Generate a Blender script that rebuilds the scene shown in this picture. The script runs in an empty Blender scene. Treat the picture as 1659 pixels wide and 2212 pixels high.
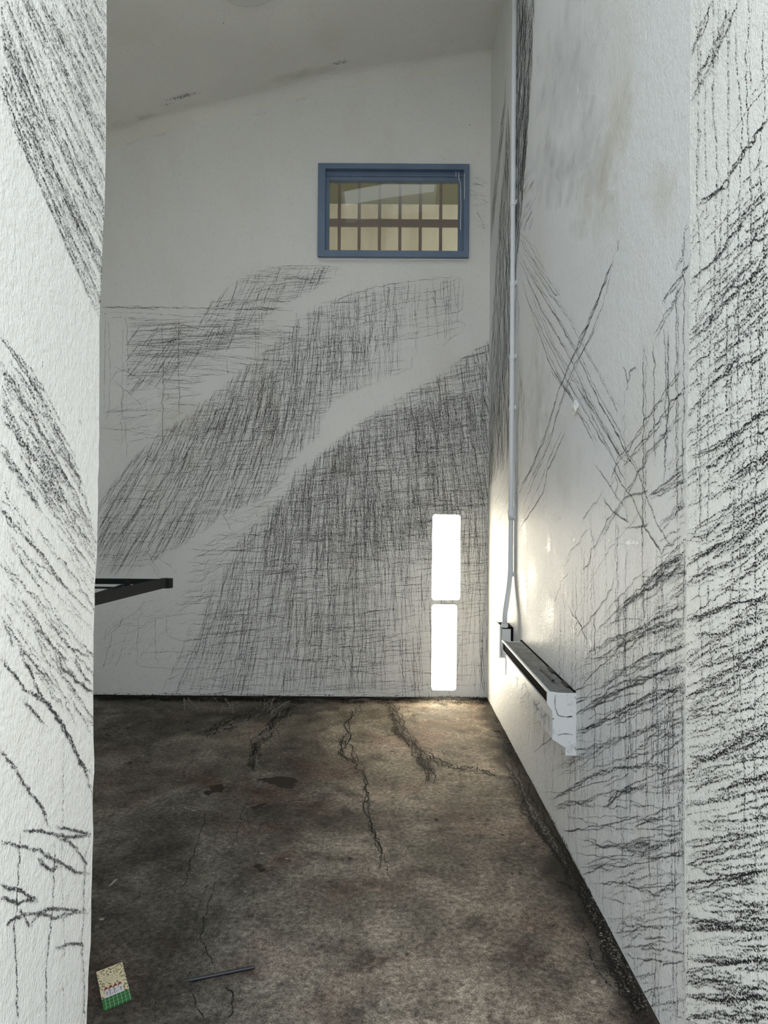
import bpy, bmesh, math, random
import numpy as np
from mathutils import Vector, Matrix
random.seed(7); rng = np.random.default_rng(7)
C = bpy.context.scene.collection
scene = bpy.context.scene

# ---------------------------------------------------------------- camera, world, exposure
F, CX, CY, HC = 1500.0, 840.0, 1108.0, 1.15          # focal length / principal point in photo pixels, eye height
ROLL = math.radians(-0.4)
cam = bpy.data.objects.new('camera', bpy.data.cameras.new('camera')); C.objects.link(cam)
cam.location = (0, 0, HC); cam.rotation_euler = (math.pi/2, ROLL, 0)
cam.data.sensor_width = 36; cam.data.lens = F/2212*36
cam.data.shift_x = (829.5-CX)/2212; cam.data.shift_y = (CY-1106)/2212
cam.data.clip_start = 0.02; cam.data.clip_end = 200
scene.camera = cam
SKY = 3.0; SLOT = 50.0
scene.view_settings.view_transform = 'Standard'; scene.view_settings.look = 'None'
scene.view_settings.gamma = 1.0; scene.view_settings.use_curve_mapping = False
scene.view_settings.exposure = -0.24
w = bpy.data.worlds.new('world'); scene.world = w; w.use_nodes = True
nt = w.node_tree; bg = nt.nodes['Background']
tc = nt.nodes.new('ShaderNodeTexCoord'); sp = nt.nodes.new('ShaderNodeSeparateXYZ'); rp = nt.nodes.new('ShaderNodeValToRGB')
nt.links.new(tc.outputs['Generated'], sp.inputs[0]); nt.links.new(sp.outputs['Z'], rp.inputs[0])
rp.color_ramp.elements[0].color = (1.0, 0.97, 0.90, 1); rp.color_ramp.elements[0].position = 0.0
rp.color_ramp.elements[1].color = (0.70, 0.84, 1.0, 1); rp.color_ramp.elements[1].position = 0.8
nt.links.new(rp.outputs[0], bg.inputs[0]); bg.inputs[1].default_value = SKY
scene.cycles.transparent_max_bounces = 48
scene.cycles.max_bounces = 14; scene.cycles.diffuse_bounces = 8

RM = cam.rotation_euler.to_matrix()
def ray(px, py): return RM @ Vector(((px-CX)/F, -(py-CY)/F, -1.0))
def hit(px, py, axis, val):
    d = ray(px, py); o = Vector((0, 0, HC)); t = (val-o[axis])/d[axis]; return o+d*t

# ---------------------------------------------------------------- main dimensions
D = 4.345          # back wall
XR = 0.621         # right wall
XL = -0.545        # left door jamb face
XJ = 0.565         # right door jamb face
XW = -2.30         # left wall (behind the jamb)

# ---------------------------------------------------------------- materials
def mat(name, col=(0.8, 0.8, 0.8), rough=0.6, metal=0.0, spec=0.5):
    m = bpy.data.materials.new(name); m.use_nodes = True
    b = m.node_tree.nodes['Principled BSDF']
    b.inputs['Base Color'].default_value = (*col, 1); b.inputs['Roughness'].default_value = rough
    b.inputs['Metallic'].default_value = metal; b.inputs['Specular IOR Level'].default_value = spec
    return m
class N:
    def __init__(s, m): s.m = m; s.t = m.node_tree; s.b = s.t.nodes['Principled BSDF']
    def new(s, k, **kw):
        n = s.t.nodes.new(k)
        for a, v in kw.items(): setattr(n, a, v)
        return n
    def lk(s, a, b): s.t.links.new(a, b)
    def pos(s): return s.new('ShaderNodeNewGeometry').outputs['Position']
    def obj(s): return s.new('ShaderNodeTexCoord').outputs['Object']
    def noise(s, vec, scale, detail=3, rough=0.55, stretch=None, dist=0.0):
        if stretch:
            mp = s.new('ShaderNodeMapping'); mp.inputs['Scale'].default_value = stretch; s.lk(vec, mp.inputs[0]); vec = mp.outputs[0]
        n = s.new('ShaderNodeTexNoise'); n.inputs['Scale'].default_value = scale; n.inputs['Detail'].default_value = detail
        n.inputs['Roughness'].default_value = rough; n.inputs['Distortion'].default_value = dist; s.lk(vec, n.inputs['Vector']); return n.outputs['Fac']
    def ramp(s, fac, stops):
        r = s.new('ShaderNodeValToRGB'); e = r.color_ramp.elements
        while len(e) < len(stops): e.new(0.5)
        for i, (p, c) in enumerate(stops):
            e[i].position = p; e[i].color = (*c, 1) if not isinstance(c, (int, float)) else (c, c, c, 1)
        s.lk(fac, r.inputs[0]); return r.outputs[0]
    def math(s, op, a, b=None, c=None, clamp=False):
        n = s.new('ShaderNodeMath', operation=op, use_clamp=clamp)
        for i, v in enumerate((a, b, c)):
            if v is None: continue
            if isinstance(v, (int, float)): n.inputs[i].default_value = v
            else: s.lk(v, n.inputs[i])
        return n.outputs[0]
    def mix(s, fac, a, b, blend='MIX'):
        n = s.new('ShaderNodeMix', data_type='RGBA', blend_type=blend)
        for i, v in ((0, fac), (6, a), (7, b)):
            if isinstance(v, (int, float)): n.inputs[i].default_value = v
            elif isinstance(v, tuple): n.inputs[i].default_value = (*v, 1)
            else: s.lk(v, n.inputs[i])
        return n.outputs[2]
    def bump(s, h, strength, dist):
        n = s.new('ShaderNodeBump'); n.inputs['Strength'].default_value = strength; n.inputs['Distance'].default_value = dist
        s.lk(h, n.inputs['Height']); s.lk(n.outputs[0], s.b.inputs['Normal'])
    def attr(s, name): return s.new('ShaderNodeAttribute', attribute_name=name).outputs['Fac']

def plaster(name, col, bump_d, bscale, rough=0.7, vert=1.0, stain=0.5, warm=(0.62, 0.58, 0.46)):
    m = mat(name, col, rough, spec=0.3); n = N(m); p = n.pos()
    big = n.noise(p, 1.3, 4); st = n.noise(p, 2.4, 4, 0.6, (1, 1, 0.35), 0.3); fine = n.noise(p, 60, 2)
    c = n.mix(n.ramp(big, [(0.3, 0.0), (0.7, 0.5)]), col, tuple(x*0.86 for x in col))
    c = n.mix(n.math('MULTIPLY', n.ramp(st, [(0.52, 0.0), (0.72, 1.0)]), stain), c, warm)
    c = n.mix(n.math('MULTIPLY', n.ramp(fine, [(0.25, 1.0), (0.45, 0.0)]), 0.25), c, tuple(x*0.7 for x in col))
    n.lk(c, n.b.inputs['Base Color'])
    h1 = n.noise(p, bscale, 3, 0.6, (1, 1, vert)); h2 = n.noise(p, bscale*0.22, 2)
    n.bump(n.math('ADD', h1, n.math('MULTIPLY', h2, 1.2)), 1.0, bump_d)
    return m
M = {}
M['back'] = plaster('painted plaster smooth', (0.80, 0.80, 0.785), 0.0022, 110, stain=0.25)
M['right'] = plaster('painted plaster right', (0.76, 0.765, 0.76), 0.0030, 140, rough=0.5, vert=0.8, stain=0.35)
M['ceil'] = plaster('painted plaster ceiling', (0.80, 0.79, 0.745), 0.0018, 120, stain=0.3)
M['jamb'] = plaster('rough painted plaster', (0.80, 0.80, 0.77), 0.0042, 230, rough=0.5, vert=0.6, stain=0.12)
M['jambR'] = plaster('rough painted render', (0.80, 0.80, 0.76), 0.0032, 260, rough=0.55, vert=0.7, stain=0.12)

def stroke_mat(name, col, scale, soft=0.10, stretch=None, lo=0.80, span=0.62, rough=0.9, wide=2.0, op=1.0):
    """dry medium dragged over plaster: colour only where the grain catches it, bare surface between"""
    m = mat(name, col, rough, spec=0.15); n = N(m); p = n.pos()
    uv = n.new('ShaderNodeUVMap'); s = n.new('ShaderNodeSeparateXYZ'); n.lk(uv.outputs[0], s.inputs[0])
    v = n.math('ABSOLUTE', n.math('SUBTRACT', n.math('MULTIPLY', s.outputs['Y'], 2.0), 1.0))
    prof = n.math('SUBTRACT', 1.0, n.math('POWER', v, wide))
    amt = n.math('MULTIPLY', n.attr('amt'), prof)
    g = n.noise(p, scale, 2, 0.6, stretch)
    th = n.math('SUBTRACT', lo, n.math('MULTIPLY', amt, span))
    a = n.math('DIVIDE', n.math('SUBTRACT', g, n.math('SUBTRACT', th, soft)), 2*soft, clamp=True)
    n.lk(n.math('MULTIPLY', a, n.math('MINIMUM', n.math('MULTIPLY', n.attr('amt'), 1.6*op), op)), n.b.inputs['Alpha'])
    return m
M['charcoal'] = stroke_mat('charcoal fine', (0.05, 0.051, 0.055), 420, soft=0.10, lo=0.78, span=0.38, op=.62)
M['charcoalR'] = stroke_mat('charcoal side', (0.04, 0.041, 0.045), 360, soft=0.07, lo=0.77, span=0.37, op=.74)
M['smudge'] = stroke_mat('charcoal rubbed', (0.05, 0.052, 0.06), 330, soft=0.16, lo=0.76, span=0.42, op=.50)
M['charcoalJ'] = stroke_mat('charcoal heavy', (0.018, 0.018, 0.02), 340, soft=0.04, lo=0.74, span=0.26)
M['charcoalL'] = stroke_mat('charcoal soft', (0.04, 0.041, 0.045), 440, soft=0.05, lo=0.74, span=0.26, op=.85)
M['tan'] = stroke_mat('old water stain', (0.60, 0.56, 0.42), 7, soft=0.5, lo=1.0, span=0.55, rough=.7, wide=1.2, op=.42)
M['damp'] = stroke_mat('grey damp mark', (0.50, 0.51, 0.51), 9, soft=0.5, lo=1.0, span=0.55, rough=.7, wide=1.2, op=.42)
M['white'] = stroke_mat('flaked white paint', (0.93, 0.93, 0.90), 130, lo=0.85, span=0.5, soft=0.05, rough=0.35, wide=1.5)
M['crack'] = stroke_mat('floor grime', (0.012, 0.011, 0.010), 170, lo=0.76, span=0.34, soft=.07)
M['stain'] = stroke_mat('damp floor stain', (0.016, 0.012, 0.009), 26, lo=0.95, span=0.85, soft=0.04, rough=0.55, wide=3)
M['scrape_and_glow'] = stroke_mat('floor scrape', (0.26, 0.24, 0.205), 130, lo=0.80, span=0.5, soft=0.06)
M['mould'] = stroke_mat('mould specks', (0.10, 0.10, 0.09), 160, lo=0.84, span=0.42, soft=0.04)
M['rust'] = stroke_mat('rust wash', (0.085, 0.045, 0.033), 24, lo=1.0, span=0.62, soft=0.42, wide=1.2)

# ---------------------------------------------------------------- mesh accumulator
class Acc:
    def __init__(s): s.V = []; s.Fa = []; s.mi = []; s.uv = []; s.amt = []; s.mats = []
    def m(s, mt):
        if mt not in s.mats: s.mats.append(mt)
        return s.mats.index(mt)
    def face(s, pts, mt, uv=None, amt=0.0):
        b = len(s.V); s.V += [tuple(p) for p in pts]; s.amt += [amt]*len(pts)
        s.Fa.append(tuple(range(b, b+len(pts)))); s.mi.append(s.m(mt)); s.uv += uv or [(0, 0)]*len(pts)
    def bm(s, bm, mt):
        b = len(s.V); bm.verts.index_update()
        for v in bm.verts: s.V.append(tuple(v.co)); s.amt.append(0.0)
        for f in bm.faces:
            s.Fa.append(tuple(b+v.index for v in f.verts)); s.mi.append(s.m(mt)); s.uv += [(0, 0)]*len(f.verts)
    def ribbon(s, P, nrm, wd, amt, mt):
        """P: list of 3d points on a surface, wd: width, amt: per point strength"""
        n = len(P); mi = s.m(mt); b = len(s.V); off = 0.0003+0.0011*random.random()
        L = 0.0
        for i in range(n):
            t = (P[min(i+1, n-1)]-P[max(i-1, 0)])
            if t.length < 1e-9: t = Vector((0, 0, 1e-3))
            side = nrm.cross(t).normalized()*(wd[i]/2); c = P[i]+nrm*off
            s.V.append(tuple(c-side)); s.V.append(tuple(c+side)); s.amt += [amt[i]]*2
        for i in range(n-1):
            s.Fa.append((b+2*i, b+2*i+2, b+2*i+3, b+2*i+1)); s.mi.append(mi)
            s.uv += [(i, 0), (i+1, 0), (i+1, 1), (i, 1)]
    def build(s, name, parent=None, smooth=False):
        me = bpy.data.meshes.new(name); me.from_pydata(s.V, [], s.Fa)
        for mt in s.mats: me.materials.append(mt)
        me.polygons.foreach_set('material_index', s.mi)
        ul = me.uv_layers.new(name='UVMap'); ul.data.foreach_set('uv', [x for q in s.uv for x in q])
        at = me.attributes.new('amt', 'FLOAT', 'POINT'); at.data.foreach_set('value', s.amt)
        if smooth: me.polygons.foreach_set('use_smooth', [True]*len(me.polygons))
        me.update(); o = bpy.data.objects.new(name, me); C.objects.link(o)
        if parent: o.parent = parent
        return o

class Surf:
    def __init__(s, acc, axis, val, nrm): s.acc, s.axis, s.val, s.n = acc, axis, val, Vector(nrm); s.lim = None
    def at(s, px, py):
        p = hit(px, py, s.axis, s.val)
        if s.lim: p.y = max(.93, min(p.y, s.lim(p.z)))
        return p
    def line(s, pts, w=0.006, amt=0.7, mt=None, wob=1.2, step=5.0, taper=True, fade=0.0):
        P = np.array(pts, float); seg = np.hypot(*np.diff(P, axis=0).T); cum = np.r_[0, np.cumsum(seg)]
        n = max(3, int(cum[-1]/step)+1); t = np.linspace(0, cum[-1], n)
        X = np.interp(t, cum, P[:, 0]); Y = np.interp(t, cum, P[:, 1])
        if len(pts) > 2 and n > 6:                      # round the corners
            k = np.ones(3)/3
            for A in (X, Y): A[1:-1] = np.convolve(A, k, 'valid')
        if wob:
            j = rng.normal(0, wob, (n, 2)); j[1:-1] = (j[:-2]+2*j[1:-1]+j[2:])/3.0
            X = X+j[:, 0]; Y = Y+j[:, 1]
        pts3 = [s.at(x, y) for x, y in zip(X, Y)]
        e = np.minimum(np.arange(n), np.arange(n)[::-1])/max(1, n-1)*2
        pr = rng.uniform(0.75, 1.2, n); prs = np.convolve(np.r_[pr[0], pr, pr[-1]], np.ones(3)/3, 'valid')
        am = amt*prs*(np.clip(0.45+e*2.2, 0, 1) if taper else 1)
        if fade: am = am*np.linspace(1, 1-fade, n)
        wd = w*np.clip(prs, .6, 1.3)
        s.acc.ribbon(pts3, s.n, wd.tolist(), am.tolist(), mt or s.mt)
    def blob(s, cx, cy, rx, ry, amt, mt, rot=0.0, jit=.12, seg=26):
        a = s.acc; b = len(a.V); off = 0.0003+0.0011*random.random(); mi = a.m(mt); rot = math.radians(rot)
        a.V.append(tuple(s.at(cx, cy)+s.n*off)); a.amt.append(amt)
        for k in range(seg):
            t = 2*math.pi*k/seg; r = 1+random.gauss(0, jit); x, y = rx*r*math.cos(t), ry*r*math.sin(t)
            a.V.append(tuple(s.at(cx+x*math.cos(rot)+y*math.sin(rot), cy-x*math.sin(rot)+y*math.cos(rot))+s.n*off)); a.amt.append(amt)
        for k in range(seg):
            a.Fa.append((b, b+1+k, b+1+(k+1) % seg)); a.mi.append(mi); a.uv += [(0, .5), (0, 0), (0, 0)]
    def lines(s, L, **k):
        for p in L: s.line(p, **k)
    def field(s, poly, n, ang, L=(40, 120), w=(0.004, 0.007), amt=(0.35, 0.8), mt=None, wob=1.0, jit=4, curl=0.0, step=6.0, over=12, dens=None):
        """n strokes seeded in a photo polygon, following the angle field ang(x, y) (degrees, counter-clockwise from right)"""
        A = np.array(poly, float); x0, y0 = A.min(0); x1, y1 = A.max(0); k = 0; tries = 0
        while k < n and tries < n*30:
            tries += 1
            x, y = random.uniform(x0, x1), random.uniform(y0, y1)
            if not inside(poly, x, y): continue
            if dens and random.random() > dens(x, y): continue
            k += 1; ln = random.uniform(*L); da = random.gauss(0, jit); dc = random.gauss(0, curl)
            pts = [(x, y)]
            for sg in (1, -1):
                cx, cy, d, out = x, y, 0.0, 0
                while d < ln/2:
                    a = math.radians((ang(cx, cy) if callable(ang) else ang)+da+dc*d*sg)
                    cx += sg*step*math.cos(a); cy -= sg*step*math.sin(a); d += step
                    if not inside(poly, cx, cy):
                        out += step
                        if out > random.uniform(0, over): break
                    pts.append((cx, cy)) if sg == 1 else pts.insert(0, (cx, cy))
            if len(pts) > 2:
                s.line(pts, w=random.uniform(*w), amt=random.uniform(*amt), mt=mt, wob=wob, step=step)
def inside(poly, x, y):
    r = False; j = len(poly)-1
    for i in range(len(poly)):
        xi, yi = poly[i]; xj, yj = poly[j]
        if (yi > y) != (yj > y) and x < (xj-xi)*(y-yi)/(yj-yi)+xi: r = not r
        j = i
    return r
def lerp(x, xs, ys): return float(np.interp(x, xs, ys))

# ---------------------------------------------------------------- object helpers
def tag(o, label=None, cat=None, group=None, kind=None):
    for k, v in (('label', label), ('category', cat), ('group', group), ('kind', kind)):
        if v: o[k] = v
    return o
def empty(name, loc, **k):
    o = bpy.data.objects.new(name, None); C.objects.link(o); o.location = loc; o.empty_display_size = 0.05
    bpy.context.view_layer.update(); return tag(o, **k)
def obj(name, bm, mt, parent=None, smooth=False, bevel=0.0, seg=2):
    me = bpy.data.meshes.new(name); bm.normal_update(); bm.to_mesh(me); bm.free()
    for m_ in (mt if isinstance(mt, (list, tuple)) else [mt]): me.materials.append(m_)
    if smooth: me.polygons.foreach_set('use_smooth', [True]*len(me.polygons))
    o = bpy.data.objects.new(name, me); C.objects.link(o)
    if parent:
        o.parent = parent; o.matrix_parent_inverse = parent.matrix_world.inverted()
    if bevel:
        b = o.modifiers.new('bevel', 'BEVEL'); b.width = bevel; b.segments = seg; b.limit_method = 'ANGLE'
    return o
def box(bm, x0, x1, y0, y1, z0, z1):
    v = [bm.verts.new(p) for p in ((x0,y0,z0),(x1,y0,z0),(x1,y1,z0),(x0,y1,z0),(x0,y0,z1),(x1,y0,z1),(x1,y1,z1),(x0,y1,z1))]
    for f in ((3,2,1,0),(4,5,6,7),(0,1,5,4),(1,2,6,5),(2,3,7,6),(3,0,4,7)): bm.faces.new([v[i] for i in f])
def tube(bm, pts, r, seg=14, cap=True):
    pts = [Vector(p) for p in pts]; rings = []; up = Vector((0.31, 0.17, 0.93))
    rr = r if isinstance(r, (list, tuple)) else [r]*len(pts); ref = None
    for i, p in enumerate(pts):
        t = (pts[min(i+1, len(pts)-1)]-pts[max(i-1, 0)]).normalized()
        if ref is None: ref = t.orthogonal().normalized()
        ref = (ref-t*ref.dot(t)).normalized(); b = t.cross(ref)
        rings.append([bm.verts.new(p+(ref*math.cos(a)+b*math.sin(a))*rr[i]) for a in [2*math.pi*k/seg for k in range(seg)]])
    for a, b in zip(rings, rings[1:]):
        for k in range(seg): bm.faces.new((a[k], a[(k+1) % seg], b[(k+1) % seg], b[k]))
    if cap: bm.faces.new(rings[0][::-1]); bm.faces.new(rings[-1])
def bar(bm, a, b, wd, ht):
    """rectangular bar between two points, wd across, ht tall"""
    a, b = Vector(a), Vector(b); t = (b-a).normalized(); s_ = t.cross(Vector((0, 0, 1)))
    s_ = s_.normalized() if s_.length > 1e-4 else Vector((1, 0, 0)); u = s_.cross(t)
    v = [bm.verts.new(p+s_*i*wd/2+u*j*ht/2) for p in (a, b) for i, j in ((-1,-1),(1,-1),(1,1),(-1,1))]
    for f in ((3,2,1,0),(4,5,6,7),(0,1,5,4),(1,2,6,5),(2,3,7,6),(3,0,4,7)): bm.faces.new([v[i] for i in f])
    bmesh.ops.recalc_face_normals(bm, faces=bm.faces)
def prism(bm, prof, y0, y1):
    """profile in (x, z) extruded along y, with caps"""
    a = [bm.verts.new((x, y0, z)) for x, z in prof]; b = [bm.verts.new((x, y1, z)) for x, z in prof]; n = len(prof)
    for i in range(n): bm.faces.new((a[i], a[(i+1) % n], b[(i+1) % n], b[i]))
    bm.faces.new(a[::-1]); bm.faces.new(b); bmesh.ops.recalc_face_normals(bm, faces=bm.faces)
def rrect(x0, x1, z0, z1, r, jit=0.0, seg=5):
    out = []
    for cx, cz, a0 in ((x1-r, z1-r, 0), (x0+r, z1-r, 90), (x0+r, z0+r, 180), (x1-r, z0+r, 270)):
        for k in range(seg+1):
            a = math.radians(a0+90*k/seg); out.append((cx+r*math.cos(a)+random.uniform(-jit, jit), cz+r*math.sin(a)+random.uniform(-jit, jit)))
    return out
def holed(acc, outer, holes, to3, depth, mt):
    """planar wall with holes: outer / holes are 2-d loops, to3(u, v, d) maps to space, d = depth into the wall"""
    bm = bmesh.new(); edges = []
    for lp in [outer]+holes:
        vs = [bm.verts.new(to3(u, v, 0)) for u, v in lp]
        edges += [bm.edges.new((vs[i], vs[(i+1) % len(vs)])) for i in range(len(vs))]
    bmesh.ops.triangle_fill(bm, use_beauty=True, use_dissolve=False, edges=edges)
    acc.bm(bm, mt); bm.free()
    for lp in holes:
        for i in range(len(lp)):
            (a, b), (c, d) = lp[i], lp[(i+1) % len(lp)]
            acc.face([to3(a, b, 0), to3(c, d, 0), to3(c, d, depth), to3(a, b, depth)], mt)
    o0 = outer
    acc.face([to3(u, v, depth) for u, v in o0][::-1] if not holes else [to3(u, v, depth+0.001) for u, v in []] or [to3(*o0[0], depth), to3(*o0[0], depth-0.001), to3(*o0[1], depth)], mt)

# ---------------------------------------------------------------- BACK WALL
def bx(px, py): p = hit(px, py, 1, D); return p.x, p.z
prof_px = [(1057,120),(1040,123),(979,132),(847,149),(750,166),(675,182),(601,202),(480,232),(372,257),(292,280),(230,296)]
ceil_prof = [bx(*p) for p in prof_px]; ceil_prof[0] = (XR, ceil_prof[0][1]+0.004); ceil_prof.insert(0, (XR+0.15, ceil_prof[0][1]+0.01))
dx = ceil_prof[-1][0]-ceil_prof[-4][0]; sl = (ceil_prof[-1][1]-ceil_prof[-4][1])/dx
ceil_prof.append((XW-0.15, ceil_prof[-1][1]+sl*(XW-0.15-ceil_prof[-1][0])))
def ceil_z(x):
    p = sorted(ceil_prof); return lerp(x, [q[0] for q in p], [q[1] for q in p])
T = 0.17
wx0, wz1 = bx(688, 356); wx1, wz0 = bx(1012, 559)            # window casing, outside
gx0, gz1 = bx(711, 386); gx1, gz0 = bx(990, 543)             # glass
s1 = (*bx(933, 1296), *bx(995, 1112)); s2 = (*bx(932, 1491), *bx(987, 1306))
a = Acc(); BK = Surf(a, 1, D, (0, -1, 0)); BK.mt = M['charcoal']
hole_w = [(wx0+.025, wz0+.025), (wx1-.025, wz0+.025), (wx1-.025, wz1-.025), (wx0+.025, wz1-.025)]
holes = [hole_w] + [rrect(s[0], s[2], s[1], s[3], 0.018, 0.0015) for s in (s1, s2)]
holed(a, [(XW-.15, -.05), (XR+.15, -.05)]+[(x, z+0.03) for x, z in ceil_prof], holes, lambda u, v, d: (u, D+d, v), T, M['back'])

ang2 = lambda x, y: lerp(x-0.35*(y-900), [250, 480, 640, 800], [60, 70, 82, 89])
hz = lambda x, y: lerp(x, [250, 700, 1000], [1, 5, 11])
band1 = [(268,860),(272,745),(300,705),(400,690),(470,640),(530,590),(600,572),(735,575),(722,604),(650,640),(570,690),(510,745),(430,800),(330,840)]
BK.field(band1, 210, lambda x, y: lerp(x, [280, 450, 620, 720], [52, 60, 72, 68]), (30, 110), (.005, .008), (.45, .9), wob=.9)
BK.field(band1, 150, 3, (40, 140), (.004, .006), (.6, .95), jit=5)
BK.field([(275,685),(390,690),(600,690),(640,720),(480,760),(275,790)], 85, 2, (60, 200), (.004, .006), (.55, .9), jit=3)
BK.field([(350,740),(640,690),(645,800),(470,810),(340,880)], 70, lambda x, y: random.choice((3, -6, -10)), (60, 180), (.004, .006), (.55, .85), jit=3)
for k in range(4): BK.line([(218, 661+k*1.5), (420, 665+k), (640, 671+k*.5)] if k < 2 else [(218, 662+k), (350, 664+k)], amt=.85)
BK.lines([[(218,674),(330,677),(600,700)],[(347,672),(347,684)],[(640,672),(641,700),(632,715)]], amt=.8)
BK.lines([[(227,676),(226,900)],[(234,682),(239,810),(233,925)],[(266,684),(262,975)],[(273,680),(277,810)],[(240,684),(266,685)],[(269,840),(262,880)],
          [(553,672),(550,790)],[(560,672),(558,775)],[(568,672),(566,700)],[(490,775),(493,812)],[(270,900),(274,990)]], amt=.8)
for q in ([(350,688),(353,790),(351,900),(352,975)],[(387,680),(385,790),(388,850),(387,902)]): BK.line(q, amt=.9, w=.006); BK.line(q, amt=.6, w=.004)
BK.lines([[(235,887),(300,884),(372,890)],[(230,890),(330,886)],[(218,924),(280,930),(335,943)],[(240,795),(258,797),(350,842)],[(245,820),(300,870),(318,880)],
          [(240,825),(255,800),(300,795)],[(348,840),(420,838)],[(405,812),(490,809)],[(355,860),(440,852)],[(358,872),(430,876)],[(260,905),(330,895)],[(280,955),(320,946)],
          [(310,772),(400,765),(480,768),(545,780)],[(430,750),(545,735)],[(495,783),(540,788)]], amt=.82)
BK.field([(220,880),(340,840),(400,860),(390,960),(225,960)], 34, lambda x, y: random.choice((88, 2, -12)), (30, 120), (.004, .005), (.55, .8))
band2 = [(210,1245),(210,1090),(260,1010),(340,940),(400,900),(470,840),(530,790),(590,740),(640,690),(700,652),(760,630),(850,610),(995,598),(1000,668),(1003,700),(985,722),(960,745),(890,765),(885,800),(800,835),(740,855),(700,900),(690,945),(640,985),(600,1050),(560,1085),(480,1115),(430,1160),(330,1215),(290,1245)]
d2 = lambda x, y: 0.16 if x > 860 else (0.42 if x > 780 else 1.0)
BK.field(band2, 1150, ang2, (40, 150), (.004, .0065), (.5, .95), dens=d2)
BK.field(band2, 800, hz, (30, 120), (.004, .006), (.45, .85), jit=5, dens=lambda x, y: d2(x, y)*(0.35 if x < 420 else 1))
BK.field([(330,1020),(480,870),(600,780),(700,725),(860,700),(850,745),(700,830),(580,980),(440,1090)], 330, ang2, (40, 120), (.005, .008), (.5, .95))
BK.field([(500,1080),(610,990),(640,1000),(600,1150),(430,1260),(400,1240)], 60, lambda x, y: random.choice((3, 3, -4, 75)), (50, 150), (.004, .005), (.55, .85))
BK.lines([[(690,668),(750,640),(850,612),(985,597),(1000,601)],[(1000,601),(999,640),(1001,665),(990,674),(880,692)],[(745,690),(860,655),(985,640)],
          [(890,708),(960,702),(1003,694),(1004,703),(998,718)],[(996,718),(985,722),(970,735),(950,750)],[(890,768),(891,790),(880,800),(846,812)],[(640,850),(780,838)],
          [(966,600),(972,672)],[(980,602),(985,668)],[(936,604),(938,690)],[(898,607),(896,700)],[(849,613),(853,700)],[(800,625),(806,745)],[(755,642),(757,760)]], amt=.75, w=.007)
for x in range(935, 985, 6): BK.line([(x, 620+random.uniform(-8, 8)), (x+random.uniform(-2, 6), 688)], amt=.5, w=.005)
for x in range(700, 900, 7): BK.line([(x, lerp(x, [700, 850, 900], [660, 615, 607])+random.uniform(0, 20)), (x+random.uniform(-2, 6), lerp(x, [700, 900], [760, 720]))], amt=.6, w=.006)
band3 = [(345,1502),(380,1420),(430,1310),(500,1180),(560,1115),(620,1060),(690,980),(750,930),(830,872),(930,820),(1000,770),(1060,735),(1058,1504)]
ang3 = lambda x, y: lerp(x, [350, 520, 700, 860, 1050], [70, 79, 87, 93, 98 if y < 1100 else 90])
hz3 = lambda x, y: lerp(y, [750, 950, 1150, 1350, 1500], [15, 8, 2, 5, 2])
def d3(x, y):
    d = 1.0
    if x > 800 and y > 1230: d *= lerp(x, [800, 900], [.75, .38])
    if x < 520: d *= lerp(x, [380, 520], [.35, .8])
    if y > 1400: d *= .8
    return d
BK.field(band3, 2200, ang3, (50, 170), (.004, .0065), (.5, .95), dens=d3)
BK.field(band3, 1900, hz3, (28, 120), (.004, .006), (.45, .9), jit=5, dens=d3)
BK.field([(640,1010),(760,930),(960,850),(1056,850),(1056,1085),(900,1180),(700,1250),(560,1260),(570,1150)], 900, lambda x, y: ang3(x, y), (40, 130), (.004, .007), (.5, .9), jit=6)
BK.field([(640,1010),(760,930),(960,850),(1056,850),(1056,1085),(900,1180),(700,1250),(560,1260),(570,1150)], 500, hz3, (30, 100), (.004, .006), (.5, .9), jit=6)
BK.lines([[(470,1330),(560,1330),(620,1335),(700,1328)],[(440,1335),(560,1325),(650,1340)],[(640,1420),(760,1385),(850,1370),(935,1362)],[(660,1405),(780,1395),(880,1366)],[(620,1440),(760,1410),(930,1400)],
          [(700,1400),(760,1440),(840,1430),(930,1425)],[(620,1255),(720,1260),(850,1258)],[(990,1280),(1052,1284)],[(990,1262),(1052,1268)],[(990,1272),(1050,1275)],[(820,1425),(826,1500)],[(905,1380),(908,1470),(898,1502)]], amt=.8, w=.007)
for k in range(12):
    x = random.uniform(1000, 1050); BK.line([(x, random.uniform(1290, 1380)), (x+random.uniform(-4, 4), 1440), (x+random.uniform(-6, 6), 1490)], amt=.5, w=.005, wob=1.6)
BK.lines([[(300,1330),(296,1390),(298,1440),(420,1446)],[(335,1325),(338,1425),(350,1430)],[(358,1325),(360,1370),(385,1385),(440,1380)],[(300,1410),(400,1408),(470,1404)],[(310,1340),(400,1325),(540,1328)],
          [(246,1353),(310,1310)],[(246,1353),(290,1347)],[(245,1360),(222,1448)],[(280,1350),(248,1450)],[(352,1490),(360,1468),(400,1452)],[(390,1290),(520,1286)],[(375,1306),(470,1302)],
          [(318,1192),(352,1250)],[(325,1220),(350,1252)],[(318,1194),(365,1220),(385,1243)],[(340,1130),(420,1125)],[(470,1105),(480,1110),(505,1155)],[(465,1155),(530,1160)],[(400,1215),(500,1220)],[(405,1185),(500,1190)],
          [(1018,400),(1052,396)],[(1020,425),(1052,422)],[(1016,393),(1050,402)],[(1022,444),(1050,440)],[(1030,455),(1048,500)]], amt=.85, w=.0055)
BK.field([(208,1320),(300,1325),(330,1480),(210,1450)], 18, lambda x, y: random.choice((75, 75, 3)), (40, 120), (.004, .005), (.5, .75))
BK.field([(420,1180),(560,1140),(520,1260),(380,1330)], 60, lambda x, y: random.choice((2, 0, -3, 74)), (40, 140), (.004, .005), (.55, .85))
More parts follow.
